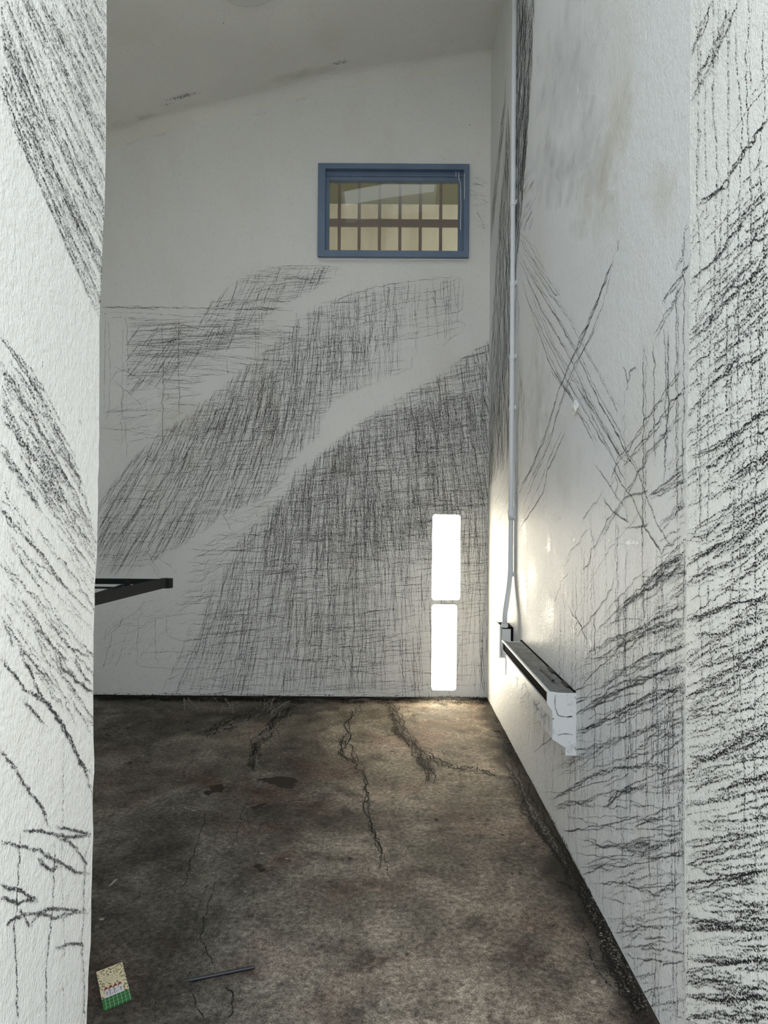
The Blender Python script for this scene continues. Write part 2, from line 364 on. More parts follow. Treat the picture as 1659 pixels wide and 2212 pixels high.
BK.field([(210,1300),(520,1290),(520,1480),(300,1440)], 40, lambda x, y: random.choice((2, 1, 80)), (40, 150), (.004, .005), (.5, .8))
BK.field([(1000,385),(1056,380),(1056,520),(1030,500)], 14, lambda x, y: random.choice((8, 5, -55)), (20, 50), (.004, .006), (.5, .8))
# mould specks along the top of the wall, stain runs
for x, y, rx, ry, am, ro in ((460,240,45,9,.8,14),(300,288,25,8,.6,15),(560,245,40,14,.5,12),(735,255,30,24,.35,0),(860,300,70,40,.3,0)): BK.blob(x, y, rx, ry, am, M['mould'], ro)
for x, y, rx, ry, am, ro in ((310,292,70,16,.9,18),(660,200,90,14,.8,12),(400,900,70,80,.7,0),(420,1000,60,60,.55,0),(745,1010,50,40,.5,0),(800,1480,120,26,.5,0)): BK.blob(x, y, rx, ry, am, M['tan'], ro)
BK.line([(205,1499),(500,1500),(800,1503),(1056,1506)], w=.014, amt=.6, mt=M['crack'], wob=1.2, taper=False)
for x, y in ((897,680),(227,678),(555,1113),(280,1412),(518,49),(1015,270)): BK.line([(x-1.6, y), (x, y), (x+1.6, y)], w=.010, amt=1.4, wob=0)
wall_back = tag(a.build('wall_back'), kind='structure')

# ---------------------------------------------------------------- RIGHT WALL
a = Acc(); RT = Surf(a, 0, XR, (-1, 0, 0)); RT.mt = M['charcoalR']
zt = ceil_z(XR)+0.03
holed(a, [(1.0, -.05), (D+.15, -.05), (D+.15, zt), (1.0, zt)], [], lambda u, v, d: (XR+d, u, v), .15, M['right'])
strip = lambda x, y: 90-math.degrees(math.atan2(1099-x, max(60, y-40)))
RT.field([(1097,90),(1092,170),(1078,310),(1062,450),(1057,560),(1063,520),(1077,390),(1093,235)], 90, lambda x, y: 85, (60, 240), (.006, .012), (.5, .9), step=9, wob=.5)
RT.field([(1097,215),(1085,390),(1072,560),(1063,700),(1056,840),(1056,1060),(1102,1000),(1105,600),(1102,300)], 300, strip, (60, 240), (.010, .020), (.45, .9), step=9, wob=.6, mt=M['smudge'])
RT.field([(1097,215),(1085,390),(1072,560),(1063,700),(1056,840),(1056,1060),(1102,1000),(1105,600),(1102,300)], 260, strip, (60, 200), (.006, .010), (.5, .9), step=8, wob=.8)
RT.field([(1056,960),(1102,960),(1100,1350),(1056,1350)], 110, lambda x, y: 70, (30, 130), (.006, .010), (.3, .6), wob=.8, dens=lambda x, y: lerp(y, [960, 1150, 1350], [1, .4, .3]))
sb = [(1108,-20),(1157,-20),(1149,150),(1137,340),(1125,480),(1114,620),(1110,300)]
RT.field(sb, 260, lambda x, y: 87, (60, 260), (.012, .024), (.5, .95), step=8, wob=.7, mt=M['smudge'])
RT.field(sb, 100, lambda x, y: 86, (50, 200), (.006, .010), (.5, .9), step=7, wob=1)
RT.field([(1112,560),(1125,700),(1135,900),(1120,1100),(1112,1100)], 50, 88, (50, 180), (.010, .024), (.4, .6), wob=.8, mt=M['smudge'])
RT.field([(1120,330),(1160,400),(1150,500),(1120,500)], 30, 60, (20, 70), (.012, .03), (.4, .6), mt=M['smudge'])
beamA = [[(1118,497),(1145,525),(1160,560),(1180,590)],[(1116,510),(1150,560),(1175,600),(1203,641),(1206,634),(1195,612)],
 [(1115,520),(1150,575),(1185,630),(1230,690),(1258,745),(1300,820),(1330,880),(1348,915)],[(1114,535),(1145,590),(1180,650),(1215,710),(1250,770),(1290,860),(1330,930),(1352,980),(1400,1055)],
 [(1114,550),(1140,600),(1165,660),(1200,720),(1235,780),(1270,860),(1310,930),(1340,985),(1370,1015)],[(1122,585),(1145,660),(1180,730),(1210,790),(1230,830),(1260,880),(1300,950),(1330,1000)],
 [(1138,610),(1160,665),(1190,740),(1220,790),(1250,840),(1290,910)],[(1140,660),(1165,720),(1190,790),(1225,845),(1260,910),(1290,970)],[(1190,800),(1235,860)],[(1250,840),(1290,900),(1330,970),(1352,1000)],[(1270,880),(1300,940),(1352,1040)],
 [(1283,1000),(1320,1054),(1350,1100)],[(1320,1000),(1345,1050),(1369,1077),(1389,1133),(1419,1178),(1436,1212)],[(1375,1010),(1399,1081),(1416,1123),(1436,1158),(1456,1195)],[(1300,1075),(1330,1110),(1360,1130)]]
beamB = [[(1337,517),(1320,575),(1300,630),(1275,690),(1250,745),(1225,800),(1205,850),(1190,900),(1170,960),(1150,1010),(1130,1050),(1115,1085)],[(1336,545),(1337,519)],
 [(1334,545),(1322,580),(1305,650),(1280,715),(1255,765),(1235,815),(1215,865),(1195,925),(1172,985),(1140,1050),(1118,1100)],[(1320,572),(1310,600),(1285,665),(1262,715),(1246,745)],
 [(1303,660),(1285,710),(1262,755),(1240,790),(1218,850),(1200,905),(1190,950),(1160,1020),(1125,1110)],[(1216,920),(1200,960),(1180,1010),(1165,1050),(1130,1120)],[(1222,930),(1205,970),(1180,1025),(1175,1060),(1120,1150)],
 [(1205,850),(1190,905),(1172,960),(1145,1015),(1120,1065)],[(1310,600),(1280,680),(1258,735),(1230,790),(1208,840)]]
for q in beamA: RT.line(q, w=random.uniform(.007, .010), amt=random.uniform(.7, .95), wob=1.0)
for q in beamA[:9]: RT.line([(x+random.uniform(4, 9), y+random.uniform(-2, 5)) for x, y in q], w=.006, amt=random.uniform(.5, .8), wob=1.0)
for q in beamB: RT.line(q, w=random.uniform(.008, .012), amt=random.uniform(.75, 1.0), wob=1.0)
verts_ = [(1351,830,1010),(1390,725,1230),(1395,735,1180),(1412,728,1010),(1437,690,1050),(1442,700,1010),(1462,570,1200),(1466,640,1150),(1477,545,1100),(1331,1075,1570),(1336,1090,1500),(1307,1065,1480),(1278,1100,1460),(1282,1130,1420),
 (1254,1130,1600),(1262,1165,1560),(1238,1200,1700),(1219,1230,1700),(1211,1300,1600),(1388,1080,1640),(1418,1130,1600),(1353,1150,1700),(1246,1210,1700),(1285,1300,1680),(1271,1170,1500),(1390,1095,1140),(1352,1010,1130),(1330,1000,1080),(1420,1500,1680),(1427,1500,1700),(1455,1440,1660),(1410,1400,1540),(1361,1430,1650),(1415,1440,1580)]
for x, y0, y1 in verts_: RT.line([(x, y0), (x+random.uniform(-3, 3), (y0+y1)/2), (x+random.uniform(-4, 4), y1)], w=random.uniform(.006, .011), amt=random.uniform(.6, .95), wob=1.5)
arcs = [[(1488,480),(1478,500),(1472,560),(1462,568),(1455,585)],[(1488,565),(1465,605),(1445,630),(1430,655)],[(1478,610),(1450,660),(1435,685),(1413,728)],[(1486,780),(1440,840),(1400,900),(1360,960),(1330,1000),(1316,1070)],
 [(1488,830),(1450,870),(1410,930),(1370,975),(1345,1010)],[(1488,870),(1440,930),(1400,980),(1350,1070),(1330,1105),(1290,1175)],[(1304,1059),(1283,1090),(1258,1120),(1254,1135)],[(1278,1136),(1254,1165),(1235,1190),(1220,1225)],
 [(1330,1095),(1300,1150),(1285,1180),(1257,1240)],[(1395,1085),(1370,1130),(1330,1170),(1310,1200),(1270,1270),(1240,1330)],[(1345,1072),(1375,1070),(1405,1060)],[(1350,1142),(1395,1138),(1405,1130)],
 [(1480,1010),(1440,1045),(1405,1065)],[(1485,1030),(1430,1060),(1400,1075)],[(1480,1085),(1455,1105)],[(1345,790),(1352,800),(1357,825)],[(1378,790),(1360,805),(1352,850)],[(1227,1230),(1204,1280),(1202,1310)],
 [(1236,1195),(1217,1230)],[(1225,1310),(1250,1345),(1270,1380)],[(1240,1380),(1300,1310),(1330,1250)],[(1300,1380),(1340,1330),(1390,1280)]]
for q in arcs:
    RT.line(q, w=random.uniform(.006, .010), amt=random.uniform(.7, 1.0), wob=1.9)
    if q[0][0] > 1470: RT.line([(x+2, y+5) for x, y in q], w=.008, amt=.75, wob=2)
bold = [[(1482,1200),(1440,1222),(1400,1265),(1350,1310),(1338,1332)],[(1482,1225),(1430,1250),(1395,1280)],[(1480,1300),(1420,1340),(1360,1370),(1310,1390)],[(1482,1345),(1400,1360),(1340,1400),(1318,1420)],[(1450,1400),(1380,1420),(1320,1470),(1290,1500)],
 [(1482,1440),(1420,1450),(1330,1490),(1260,1540)],[(1482,1480),(1400,1505),(1300,1555),(1240,1590)],[(1482,1540),(1390,1580),(1320,1610),(1260,1635),(1190,1665)],[(1460,1650),(1390,1655),(1330,1660)],[(1330,1660),(1290,1675),(1220,1710),(1190,1730)],
 [(1420,1820),(1300,1830),(1255,1818)],[(1470,1810),(1400,1840),(1330,1835)],[(1200,1745),(1240,1730),(1290,1725)],[(1400,1700),(1340,1715),(1300,1745)]]
for q in bold:
    for k in range(4): RT.line([(x+random.gauss(0, 5), y+random.gauss(0, 5)) for x, y in q], w=random.uniform(.005, .010), amt=random.uniform(.6, .95), wob=2.8)
low = [(1115,1500),(1205,1490),(1250,1440),(1320,1300),(1482,1150),(1482,2212),(1415,2212),(1340,2050),(1240,1860),(1170,1710)]
RT.field(low, 150, lambda x, y: lerp(y, [1200, 1450, 1700, 1950, 2200], [38, 26, 14, 2, 4]), (40, 200), (.004, .008), (.55, .95), wob=2.4, jit=10, curl=.14, dens=lambda x, y: lerp(x, [1150, 1400], [.35, 1]))
RT.field(low, 330, 90, (50, 220), (.004, .007), (.55, .9), wob=.9, jit=1.5, dens=lambda x, y: .3 if y > 1800 else 1)
RT.field([(1260,1850),(1482,1800),(1482,2212),(1415,2212)], 60, lambda x, y: random.choice((25, -20, 0, 50, 120)), (40, 150), (.005, .009), (.45, .8), wob=3.0, curl=.5)
RT.field([(1440,1000),(1484,950),(1484,1750),(1420,1700),(1410,1300)], 110, lambda x, y: lerp(y, [1000, 1700], [48, 15]), (20, 80), (.006, .012), (.5, .75), wob=3)
RT.field([(1110,1420),(1200,1420),(1200,1560),(1180,1640),(1110,1540)], 60, 89, (40, 130), (.005, .008), (.45, .75), wob=.9)
for x, y, rx, ry, am, ro in ((1330,280,34,150,.95,-18),(1290,400,40,80,.8,-15),(1440,420,50,110,.8,0),(1300,470,70,60,.6,0),(1200,1000,60,120,.35,0)): RT.blob(x, y, rx, ry, am, M['tan'], ro)
for x, y, rx, ry, am, ro in ((1230,150,70,190,.9,-12),(1260,330,50,130,.85,-14),(1190,380,50,90,.7,0),(1160,880,30,160,.6,0)): RT.blob(x, y, rx, ry, am, M['damp'], ro)
# flaked white paint low on the wall, chipped spots
for x, y, rx, ry, am in ((1132,1150,12,80,.62),(1186,1180,12,34,.85),(1150,1240,22,70,.8),(1190,1320,34,80,.85),(1130,1290,18,110,.85),(1170,1390,50,40,.8),(1240,1166,8,10,1.0),(1362,1172,34,14,.95),(1276,1392,8,28,.9),(1222,1280,12,40,.7),(1316,1165,8,14,.8),(1205,1118,22,20,.6),(1215,1250,20,60,.7),(1240,1370,22,50,.7)):
    RT.blob(x, y, rx, ry, am, M['white'])
for q, wd, am in (([(1249,186),(1250,195),(1251,204)], .03, 1.8), ([(1396,60),(1397,95)], .018, 1.0), ([(1145,430),(1149,415)], .02, 1.0)):
    RT.line(q, w=wd, amt=am, mt=M['white'], wob=0, taper=False)
RT.line([(1053,1509),(1120,1640),(1200,1783),(1260,1895),(1320,2018),(1412,2215)], w=.016, amt=.7, mt=M['crack'], wob=1.5, taper=False)
wall_right = tag(a.build('wall_right'), kind='structure')

# ---------------------------------------------------------------- LEFT WALL (out of the photo, closes the cell)
a = Acc(); ZL = ceil_z(XW)+.03
holed(a, [(0.9, -.05), (D+.15, -.05), (D+.15, ZL), (0.9, ZL)], [], lambda u, v, d: (XW-d, u, v), .12, M['right'])
wall_left = tag(a.build('wall_left'), kind='structure')

# ---------------------------------------------------------------- FRONT WALL: two plastered door jambs and the lintel over the doorway
DOOR_H = 3.62  # doorway made extra tall out of view to admit more light
def jamb(name, xf, xo, edge_px, side, y_near, mt, fn):
    """xf: face of the reveal, xo: far end of this piece of wall; far corner follows the photographed edge"""
    ac = Acc(); zs = np.linspace(-.05, DOOR_H+.02, 130); rows = []; edge = []
    ex = [e[0] for e in edge_px]; ey = [e[1] for e in edge_px]
    for z in zs:
        py = CY-(z-HC)/1.27*F; px = lerp(py, ey, ex)+random.gauss(0, .5)
        p = hit(px, py, 0, xf); yf = p.y; edge.append(yf); r = 0.007+0.002*math.sin(z*9)
        q = [(xf+side*0.001, yf-r), (xf+side*r*.12, yf-r*.5), (xf+side*r*.35, yf-r*.15), (xf+side*r, yf), (xo, yf)]
        rn = 0.022+0.004*math.sin(z*7+1)
        near = [(xo, y_near), (xf+side*rn, y_near), (xf+side*rn*.5, y_near+rn*.14), (xf+side*rn*.14, y_near+rn*.5), (xf, y_near+rn)]
        rows.append([(x, y, z) for x, y in near+q])
    bm = bmesh.new(); V = [[bm.verts.new(p) for p in r] for r in rows]
    for A, B in zip(V, V[1:]):
        for k in range(len(A)):
            k2 = (k+1) % len(A); bm.faces.new((A[k], A[k2], B[k2], B[k]))
    bm.faces.new(V[0][::-1]); bm.faces.new(V[-1]); bmesh.ops.recalc_face_normals(bm, faces=bm.faces)
    ac.bm(bm, mt); bm.free(); S = Surf(ac, 0, xf, (-side, 0, 0)); S.lim = lambda z: lerp(z, zs, edge)-.010; fn(S)
    return tag(ac.build(name), kind='structure')
def draw_left(S):
    S.mt = M['charcoalL']
    z1 = [(0,-20),(240,-20),(236,690),(216,692),(140,522),(85,402),(22,268),(0,205)]
    S.field(z1, 300, lambda x, y: -66+lerp(x, [0, 230], [-3, 3]), (80, 320), (.003, .006), (.6, 1.05), wob=1.2, step=6, jit=2.5)
    S.lines([[(22,264),(60,345),(110,455),(160,570),(216,692)],[(35,270),(95,420),(150,550),(213,680)],[(2,0),(12,110),(8,130)],[(78,20),(120,110),(170,240)],[(155,0),(200,130),(228,205)]], w=.006, amt=.9)
    z2 = [(0,718),(60,785),(140,920),(175,1020),(214,1150),(212,1250),(150,1170),(60,1030),(0,900)]
    S.field(z2, 85, -58, (60, 280), (.004, .007), (.6, 1.0), wob=1.9, step=6)
    S.field([(0,950),(60,1040),(150,1170),(212,1260),(208,1600),(140,1560),(60,1430),(0,1330)], 64, -52, (60, 260), (.004, .007), (.6, .95), wob=2.2, step=6)
    S.field([(70,950),(140,1020),(150,1100),(90,1060)], 30, -60, (40, 150), (.005, .010), (.6, .9), wob=2.2)
    S.lines([[(0,722),(30,760),(75,835),(110,905),(145,975),(170,1040),(205,1150)],[(0,780),(40,850),(70,900),(130,1010),(210,1160)],[(60,920),(62,1050)],[(0,970),(30,1015),(62,1062),(90,1110)],[(0,1095),(40,1145),(75,1180),(118,1235),(150,1280)],
             [(0,1340),(20,1370),(30,1400)],[(40,1290),(70,1330),(100,1380),(150,1430)],[(110,1350),(150,1400),(200,1420)]], w=.0075, amt=1.05, wob=2.2)
    for q in ([(0,1422),(22,1451),(55,1488),(103,1521),(136,1572),(158,1617),(184,1664),(202,1719)],[(40,1400),(66,1455),(88,1503),(132,1558),(180,1657),(204,1680)],[(51,1514),(75,1540),(99,1569)],[(0,1620),(29,1657),(55,1697),(88,1741),(110,1789)],
              [(48,1793),(85,1796),(121,1804),(160,1808),(198,1807)],[(121,1785),(150,1792),(198,1804)],[(125,1807),(155,1825),(176,1851),(191,1870)],[(191,1887),(160,1882),(136,1870),(112,1855),(88,1840),(40,1828),(0,1820)],
              [(84,1851),(95,1872),(110,1881),(128,1870)],[(0,1914),(45,1925),(84,1951)],[(0,1938),(40,1950),(80,1944)],[(15,2002),(25,1985),(44,1976)],[(62,2002),(80,1978),(103,1965),(140,1962),(187,1973)],[(44,1976),(85,1975),(125,1984),(180,1965)],
              [(40,1965),(55,1985),(62,2002)],[(121,2050),(140,2042),(158,2035),(180,2042)],[(160,1420),(180,1460),(200,1480)],[(120,1400),(130,1440),(180,1480),(204,1500)]):
        for k in range(2): S.line([(x+random.gauss(0, 1.2), y+random.gauss(0, 1.2)) for x, y in q], w=.007, amt=1.05, wob=2.2, step=4)
    for q in ([(44,1793),(40,1870),(37,1943),(31,2006),(36,2110),(38,2230)],[(121,1807),(118,1880),(114,1951),(104,2040),(99,2097),(99,2230)],[(200,1807),(184,1840),(180,1950),(176,2042),(181,2130),(180,2230)]):
        S.line(q, w=.0055, amt=1.15, wob=1.3, step=4)
    S.line([(136,1560),(136,1700),(132,1870),(138,2050),(134,2230)], w=.0045, amt=.75, wob=1)
    S.lines([[(96,745),(90,790),(87,812)],[(172,905),(175,920)]], w=.005, amt=.7)
def draw_right(S):
    S.mt = M['charcoalJ']
    P = [(1480,-20),(1680,-20),(1680,2230),(1474,2230)]
    ang = lambda x, y: lerp(y, [0, 300, 600, 900, 1200, 1500, 1800, 2200], [62, 58, 50, 40, 32, 24, 8, -4])
    def dens(x, y):
        d = lerp(y, [0, 200, 420, 700, 1300, 1600, 2200], [.18, .15, .45, .7, .75, 1, .85]); lim = lerp(y, [0, 350, 650], [1640, 1600, 1490])
        return d*(1 if x > lim else .18 if y < 600 else .8)
    S.field(P, 400, ang, (40, 260), (.0035, .006), (.6, 1.05), wob=2.2, jit=6, step=5, dens=dens)
    S.field([(1560,520),(1680,420),(1680,2230),(1480,2230),(1480,1500)], 170, ang, (40, 160), (.004, .008), (.6, 1.05), wob=3.0, jit=14, step=5, dens=lambda x, y: lerp(x, [1490, 1660], [.35, 1]))
    for x in (1503,1546,1572,1597,1620,1650,1532,1585,1512,1635,1605): 
        y0 = -20 if x in (1503,1546,1572,1597,1620,1650) else random.uniform(500, 900)
        y1 = y0+random.uniform(900, 1500); q = [(x+random.gauss(0, 4), y) for y in np.linspace(y0, y1, 9)]
        S.line(q, w=.0055, amt=.9, wob=1.2)
    S.field(P, 60, 90, (80, 400), (.003, .006), (.5, .85), wob=1.2, jit=1.5, step=8)
    heavy = [[(1665,400),(1610,465),(1560,540),(1490,620)],[(1665,560),(1590,640),(1530,700),(1488,740)],[(1488,230),(1530,140),(1565,70),(1600,-10)],[(1488,130),(1520,60),(1540,0)],[(1500,180),(1540,110),(1575,20)],[(1665,250),(1600,345),(1560,400),(1500,450)],
             [(1665,880),(1600,930),(1550,960),(1486,990)],[(1665,1080),(1600,1155),(1560,1180),(1484,1215)],[(1665,1150),(1590,1210),(1484,1262)],[(1665,760),(1590,800),(1540,830),(1486,905)],[(1665,1290),(1590,1300),(1484,1340)],[(1484,1635),(1540,1640),(1600,1600),(1665,1580)],
             [(1665,1880),(1600,1890),(1540,1905),(1480,1900)],[(1665,1670),(1600,1690),(1540,1720)],[(1480,1990),(1540,1995),(1600,2010),(1665,2005)],[(1480,2150),(1540,2160),(1580,2165),(1665,2145)],[(1480,2200),(1550,2190),(1600,2205),(1665,2200)],[(1480,2070),(1560,2080),(1665,2070)]]
    for q in heavy:
        for k in range(3): S.line([(x+random.gauss(0, 4), y+random.gauss(0, 4)) for x, y in q], w=random.uniform(.004, .007), amt=random.uniform(.8, 1.15), wob=2.6)
LE = [(236,-900),(233,0),(229,400),(222,600),(218,700),(216,900),(212,1200),(207,1300),(204,1500),(206,1680),(201,1760),(203,1830),(199,1950),(199,2060),(195,2100),(190,2212),(184,3200)]
RE = [(1491,-900),(1490,0),(1488,500),(1486,700),(1484,850),(1480,960),(1482,1100),(1479,1350),(1477,1600),(1478,2212),(1478,3200)]
jl = jamb('wall_front_left', XL, XW-.1, LE, -1, 0.90, M['jamb'], draw_left)
jr = jamb('wall_front_right', XJ, XR+.35, RE, 1, 0.955, M['jambR'], draw_right)
bm = bmesh.new(); box(bm, XW-.1, XR+.35, 0.955, 1.27, DOOR_H, 4.2)
tag(obj('wall_front_lintel', bm, M['jamb']), kind='structure')

# ---------------------------------------------------------------- CEILING with a roof light just outside the frame and an added second opening
a = Acc(); bmc = bmesh.new()
LIGHTS = [(-0.42, 0.40, 2.28, 2.92), (-2.05, -0.75, 1.42, 2.72)]  # second opening is added, unseen, to brighten the room
xs = sorted([p[0] for p in ceil_prof]+[l[0] for l in LIGHTS]+[l[1] for l in LIGHTS])
ysv = sorted([0.9, D+.17]+[l[2] for l in LIGHTS]+[l[3] for l in LIGHTS]); H = .16
for i in range(len(xs)-1):
    for j in range(len(ysv)-1):
        xm = (xs[i]+xs[i+1])/2; ym = (ysv[j]+ysv[j+1])/2
        if any(l[0] < xm < l[1] and l[2] < ym < l[3] for l in LIGHTS): continue
        q = [(xs[i], ysv[j]), (xs[i], ysv[j+1]), (xs[i+1], ysv[j+1]), (xs[i+1], ysv[j])]
        a.face([(x, y, ceil_z(x)) for x, y in q], M['ceil']); a.face([(x, y, ceil_z(x)+H) for x, y in q[::-1]], M['ceil'])
for l in LIGHTS:
    q = [(l[0], l[2]), (l[1], l[2]), (l[1], l[3]), (l[0], l[3])]
    for (x0, y0), (x1, y1) in zip(q, q[1:]+q[:1]):
        for k in range(6):
            xa, xb, ya, yb_ = x0+(x1-x0)*k/6, x0+(x1-x0)*(k+1)/6, y0+(y1-y0)*k/6, y0+(y1-y0)*(k+1)/6
            a.face([(xa, ya, ceil_z(xa)), (xb, yb_, ceil_z(xb)), (xb, yb_, ceil_z(xb)+H+.01), (xa, ya, ceil_z(xa)+H+.01)], M['ceil'])
RC = .075; cx_ = [p for p in np.linspace(XW, XR, 60)]
for xa, xb in zip(cx_, cx_[1:]):
    za, zb2 = ceil_z(xa), ceil_z(xb)
    for k in range(6):
        t0, t1 = math.pi/2*k/6, math.pi/2*(k+1)/6
        f = lambda x, z, t: (x, D-RC+RC*math.sin(t), z-RC+RC*math.cos(t)-.0004)
        a.face([f(xa, za, t0), f(xb, zb2, t0), f(xb, zb2, t1), f(xa, za, t1)], M['ceil'])
class CeilSurf(Surf):
    def at(s, px, py):
        d = ray(px, py); o = Vector((0, 0, HC)); lo, hi = .5, 12.0
        for _ in range(50):
            t = (lo+hi)/2; p = o+d*t
            if p.z > ceil_z(p.x): hi = t
            else: lo = t
        return o+d*lo
CL = CeilSurf(a, 2, 0, (0.15, 0, -1)); CL.n.normalize(); CL.mt = M['charcoal']
for x, y, rx, ry, am in ((395,208,50,8,.8),(360,225,30,6,.6),(735,135,40,8,.7),(530,205,40,8,.5)): CL.blob(x, y, rx, ry, am, M['mould'], 12)
for x, y, rx, ry, am in ((650,160,90,14,.8),(310,255,60,10,.8)): CL.blob(x, y, rx, ry, am, M['tan'], 12)
CL.line([(482,15),(484,30),(483,47)], w=.004, amt=.6); CL.line([(481.5,49),(483,49),(484.5,49)], w=.012, amt=1.6, wob=0)
for x, y in ((268,95),(276,110),(330,97),(290,80),(480,126),(1035,90),(930,85),(975,88)): CL.line([(x-2, y), (x, y), (x+2, y)], w=.010, amt=.9, wob=0)
CEIL_AT = CL.at(560, 9)
tag(a.build('ceiling'), kind='structure')

# ---------------------------------------------------------------- FLOOR
m = mat('worn concrete', (0.1, 0.09, 0.08), 0.9, spec=0.12); n = N(m); p = n.pos()
b1 = n.noise(p, 1.1, 5, 0.62, dist=0.4); b2 = n.noise(p, 5.5, 5, 0.65, dist=0.6); b3 = n.noise(p, 64, 4, 0.7); b4 = n.noise(p, 240, 3, 0.65)
c = n.ramp(n.math('ADD', n.math('MULTIPLY', b1, .5), n.math('MULTIPLY', b2, .5)), [(0.36, (0.038, 0.034, 0.027)), (0.48, (0.082, 0.073, 0.058)), (0.60, (0.150, 0.135, 0.110))])
c = n.mix(n.math('MULTIPLY', n.ramp(n.noise(p, 2.2, 3, .5), [(.52, 0.), (.66, 1.)]), .45), c, (0.110, 0.072, 0.056))
c = n.mix(n.math('MULTIPLY', n.ramp(n.noise(p, 1.7, 3, .5, (1.3, .7, 1)), [(.54, 0.), (.68, 1.)]), .5), c, (0.066, 0.064, 0.046))
c = n.mix(1.0, c, n.ramp(b3, [(0.30, 0.38), (0.5, 0.96), (0.70, 1.65)]), 'MULTIPLY')
c = n.mix(1.0, c, n.ramp(b4, [(0.32, 0.45), (0.5, 1.0), (0.70, 1.6)]), 'MULTIPLY')
c = n.mix(n.math('MULTIPLY', n.ramp(n.noise(p, 22, 2, .5), [(.70, 0.), (.74, 1.)]), .5), c, (0.22, 0.20, 0.17))
c = n.mix(n.math('MULTIPLY', n.ramp(n.noise(p, 30, 2, .5, (1, .8, 1)), [(.26, 1.), (.30, 0.)]), .8), c, (0.02, 0.018, 0.015))
# paler and warmer towards the right: left-to-right ramp broken up by noise
c = n.mix(n.attr('right_pale'), c, n.mix(1.0, c, (3.3, 3.02, 2.85), 'MULTIPLY'))
big = n.noise(p, .9, 5, .7, dist=.5)
c = n.mix(1.0, c, n.ramp(big, [(0.36, 0.42), (0.5, 1.0), (0.62, 1.45)]), 'MULTIPLY')
c = n.mix(n.math('MULTIPLY', n.ramp(n.noise(p, 11, 5, .7), [(.34, 1.), (.46, 0.)]), .6), c, (0.028, 0.025, 0.020))
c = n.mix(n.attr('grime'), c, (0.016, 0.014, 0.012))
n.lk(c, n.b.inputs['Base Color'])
n.lk(n.ramp(b2, [(0.3, 0.76), (0.7, 0.95)]), n.b.inputs['Roughness'])
n.bump(n.math('ADD', b3, n.math('MULTIPLY', b4, .5)), 0.8, 0.004); M['floor'] = m
a = Acc(); FL = Surf(a, 2, 0.0, (0, 0, 1)); FL.mt = M['crack']
gx = np.linspace(XW-.1, XR+.14, 150); gy = np.linspace(0.3, D+.17, 200)
nz = rng.random((28, 34))
def vn(x, y, s=6.0):
    u, v = x*s % 27, y*s % 33; i, j = int(u), int(v); fu, fv = u-i, v-j; fu = fu*fu*(3-2*fu); fv = fv*fv*(3-2*fv)
    return (nz[i, j]*(1-fu)+nz[i+1 if i < 27 else 0, j]*fu)*(1-fv)+(nz[i, j+1 if j < 33 else 0]*(1-fu)+nz[i+1 if i < 27 else 0, j+1 if j < 33 else 0]*fu)*fv
grime = []; right_pale = []
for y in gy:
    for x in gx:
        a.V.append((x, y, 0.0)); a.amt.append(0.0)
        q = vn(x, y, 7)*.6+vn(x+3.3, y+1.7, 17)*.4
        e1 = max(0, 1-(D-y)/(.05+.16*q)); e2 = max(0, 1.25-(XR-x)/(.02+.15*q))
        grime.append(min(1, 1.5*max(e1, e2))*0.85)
        right_pale.append(max(0, min(1, (x+0.45)/.7))*.75*(.6+.5*vn(x, y, 3)))
nx_ = len(gx)
for j in range(len(gy)-1):
    for i in range(nx_-1):
        b = j*nx_+i; a.Fa.append((b, b+1, b+nx_+1, b+nx_)); a.mi.append(a.m(m)); a.uv += [(0, 0)]*4
